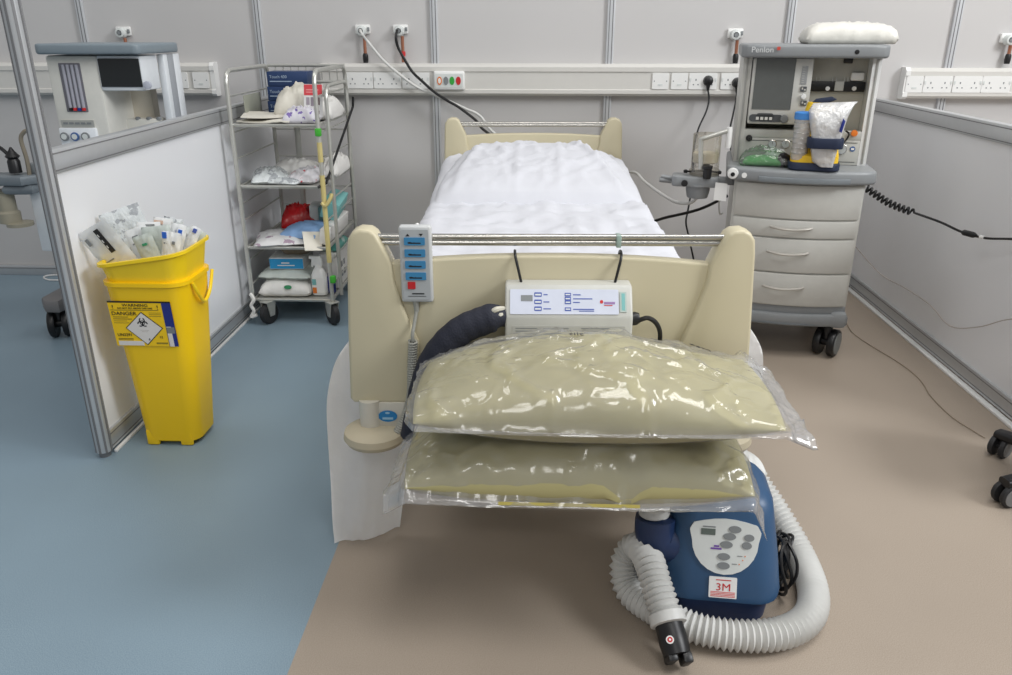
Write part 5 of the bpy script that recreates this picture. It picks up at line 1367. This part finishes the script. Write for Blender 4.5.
# ================================================================== CHAIR BASE AT THE RIGHT EDGE
ch = thing('swivel_chair', 'black swivel chair base on castors at the right edge', 'chair', (1.74, 2.20, 0))
bm = bmn(); lathe(bm, [(.03, .07), (.045, .075), (.04, .12), (.028, .13), (.028, .40)], n=18); obj('column', bm, BLACK, ch)
bm = bmn(); loft(bm, [[(p[0], p[1], zz) for p in rrect(w_, w_, .1, 6)] for zz, w_ in ((.40, .34), (.42, .40), (.455, .41), (.475, .36))]); obj('seat', bm, NAVYC, ch)
for k in range(5):
    a = R(119+72*k); d = Vector((math.cos(a), math.sin(a), 0)); L = .285
    bm = bmn(); loft(bm, [[tuple(d*rr+Vector((-d.y, d.x, 0))*p[0]+Vector((0, 0, zz+p[1]))) for p in rrect(ww, hh, hh*.4, 4)] for rr, zz, ww, hh in ((.03, .098, .07, .05), (.15, .092, .06, .04), (.27, .082, .05, .032), (.305, .080, .045, .026))])
    lg = obj('star_leg', bm, BLACK, ch)
    c = d*L; M = Matrix.Translation((c.x, c.y, .039)) @ Matrix.Rotation(R((-55, -75, 20, 100, 60)[k]), 4, 'Z')
    bm = bmn()
    for s in (-1, 1): lathe(bm, [(.020, s*.008), (.037, s*.010), (.039, s*.016), (.037, s*.024), (.031, s*.027)], (0, 0, 0), 22, 'x')
    lathe(bm, [(.012, -.01), (.012, .01)], (0, 0, 0), 10, 'x'); tube(bm, [(0, 0, .01), (0, 0, .05)], .008, 8)
    bm.transform(M); obj('castor', bm, RUBBER, lg)
    for s in (-1, 1):
        bm = bmn(); lathe(bm, [(.031, s*.026), (.030, s*.029), (.002, s*.0295)], (0, 0, 0), 20, 'x')
        bm.transform(M); obj('wheel_cap', bm, mat('cap_grey', (120, 120, 120), .5), lg)
# ================================================================== CAMERA AND LIGHT
cam = bpy.data.cameras.new('camera'); co = bpy.data.objects.new('camera', cam); COL.objects.link(co)
cam.sensor_width = 36; cam.lens = F/1012*36; cam.clip_end = 100
co.location = (0, 0, CH); co.rotation_euler = (PI/2-TH, 0, YAW)
S.camera = co
w = bpy.data.worlds.new('hall'); S.world = w; w.use_nodes = True
bg = w.node_tree.nodes['Background']; bg.inputs[0].default_value = (.96, .98, 1, 1); bg.inputs[1].default_value = .36
def area(name, loc, size, power, target=None, col=(1, .98, .95), sy=None):
    l = bpy.data.lights.new(name, 'AREA'); l.energy = power; l.color = col; l.shape = 'RECTANGLE'; l.size = size; l.size_y = sy or size
    o = bpy.data.objects.new(name, l); COL.objects.link(o); o.location = loc
    d = Vector(target)-Vector(loc) if target else Vector((0, 0, -1))
    o.rotation_euler = d.to_track_quat('-Z', 'Y').to_euler()
area('hall_lamp', (2.4, 2.4, 5.2), 1.6, 85)
area('hall_lamp', (.6, .6, 5.4), 1.4, 60)
area('hall_lamp', (4.8, .4, 4.0), 1.6, 210, (-1.4, 2.8, .4), (.96, .98, 1))
area('hall_lamp', (-2.4, 3.0, 5.4), 1.2, 30)
area('hall_lamp', (-.6, -3.2, 4.6), 1.4, 52, (0, 1.8, .4))
S.view_settings.view_transform = 'Standard'; S.view_settings.look = 'None'
S.view_settings.exposure = 0; S.view_settings.gamma = 1; S.view_settings.use_curve_mapping = False
S.render.film_transparent = False
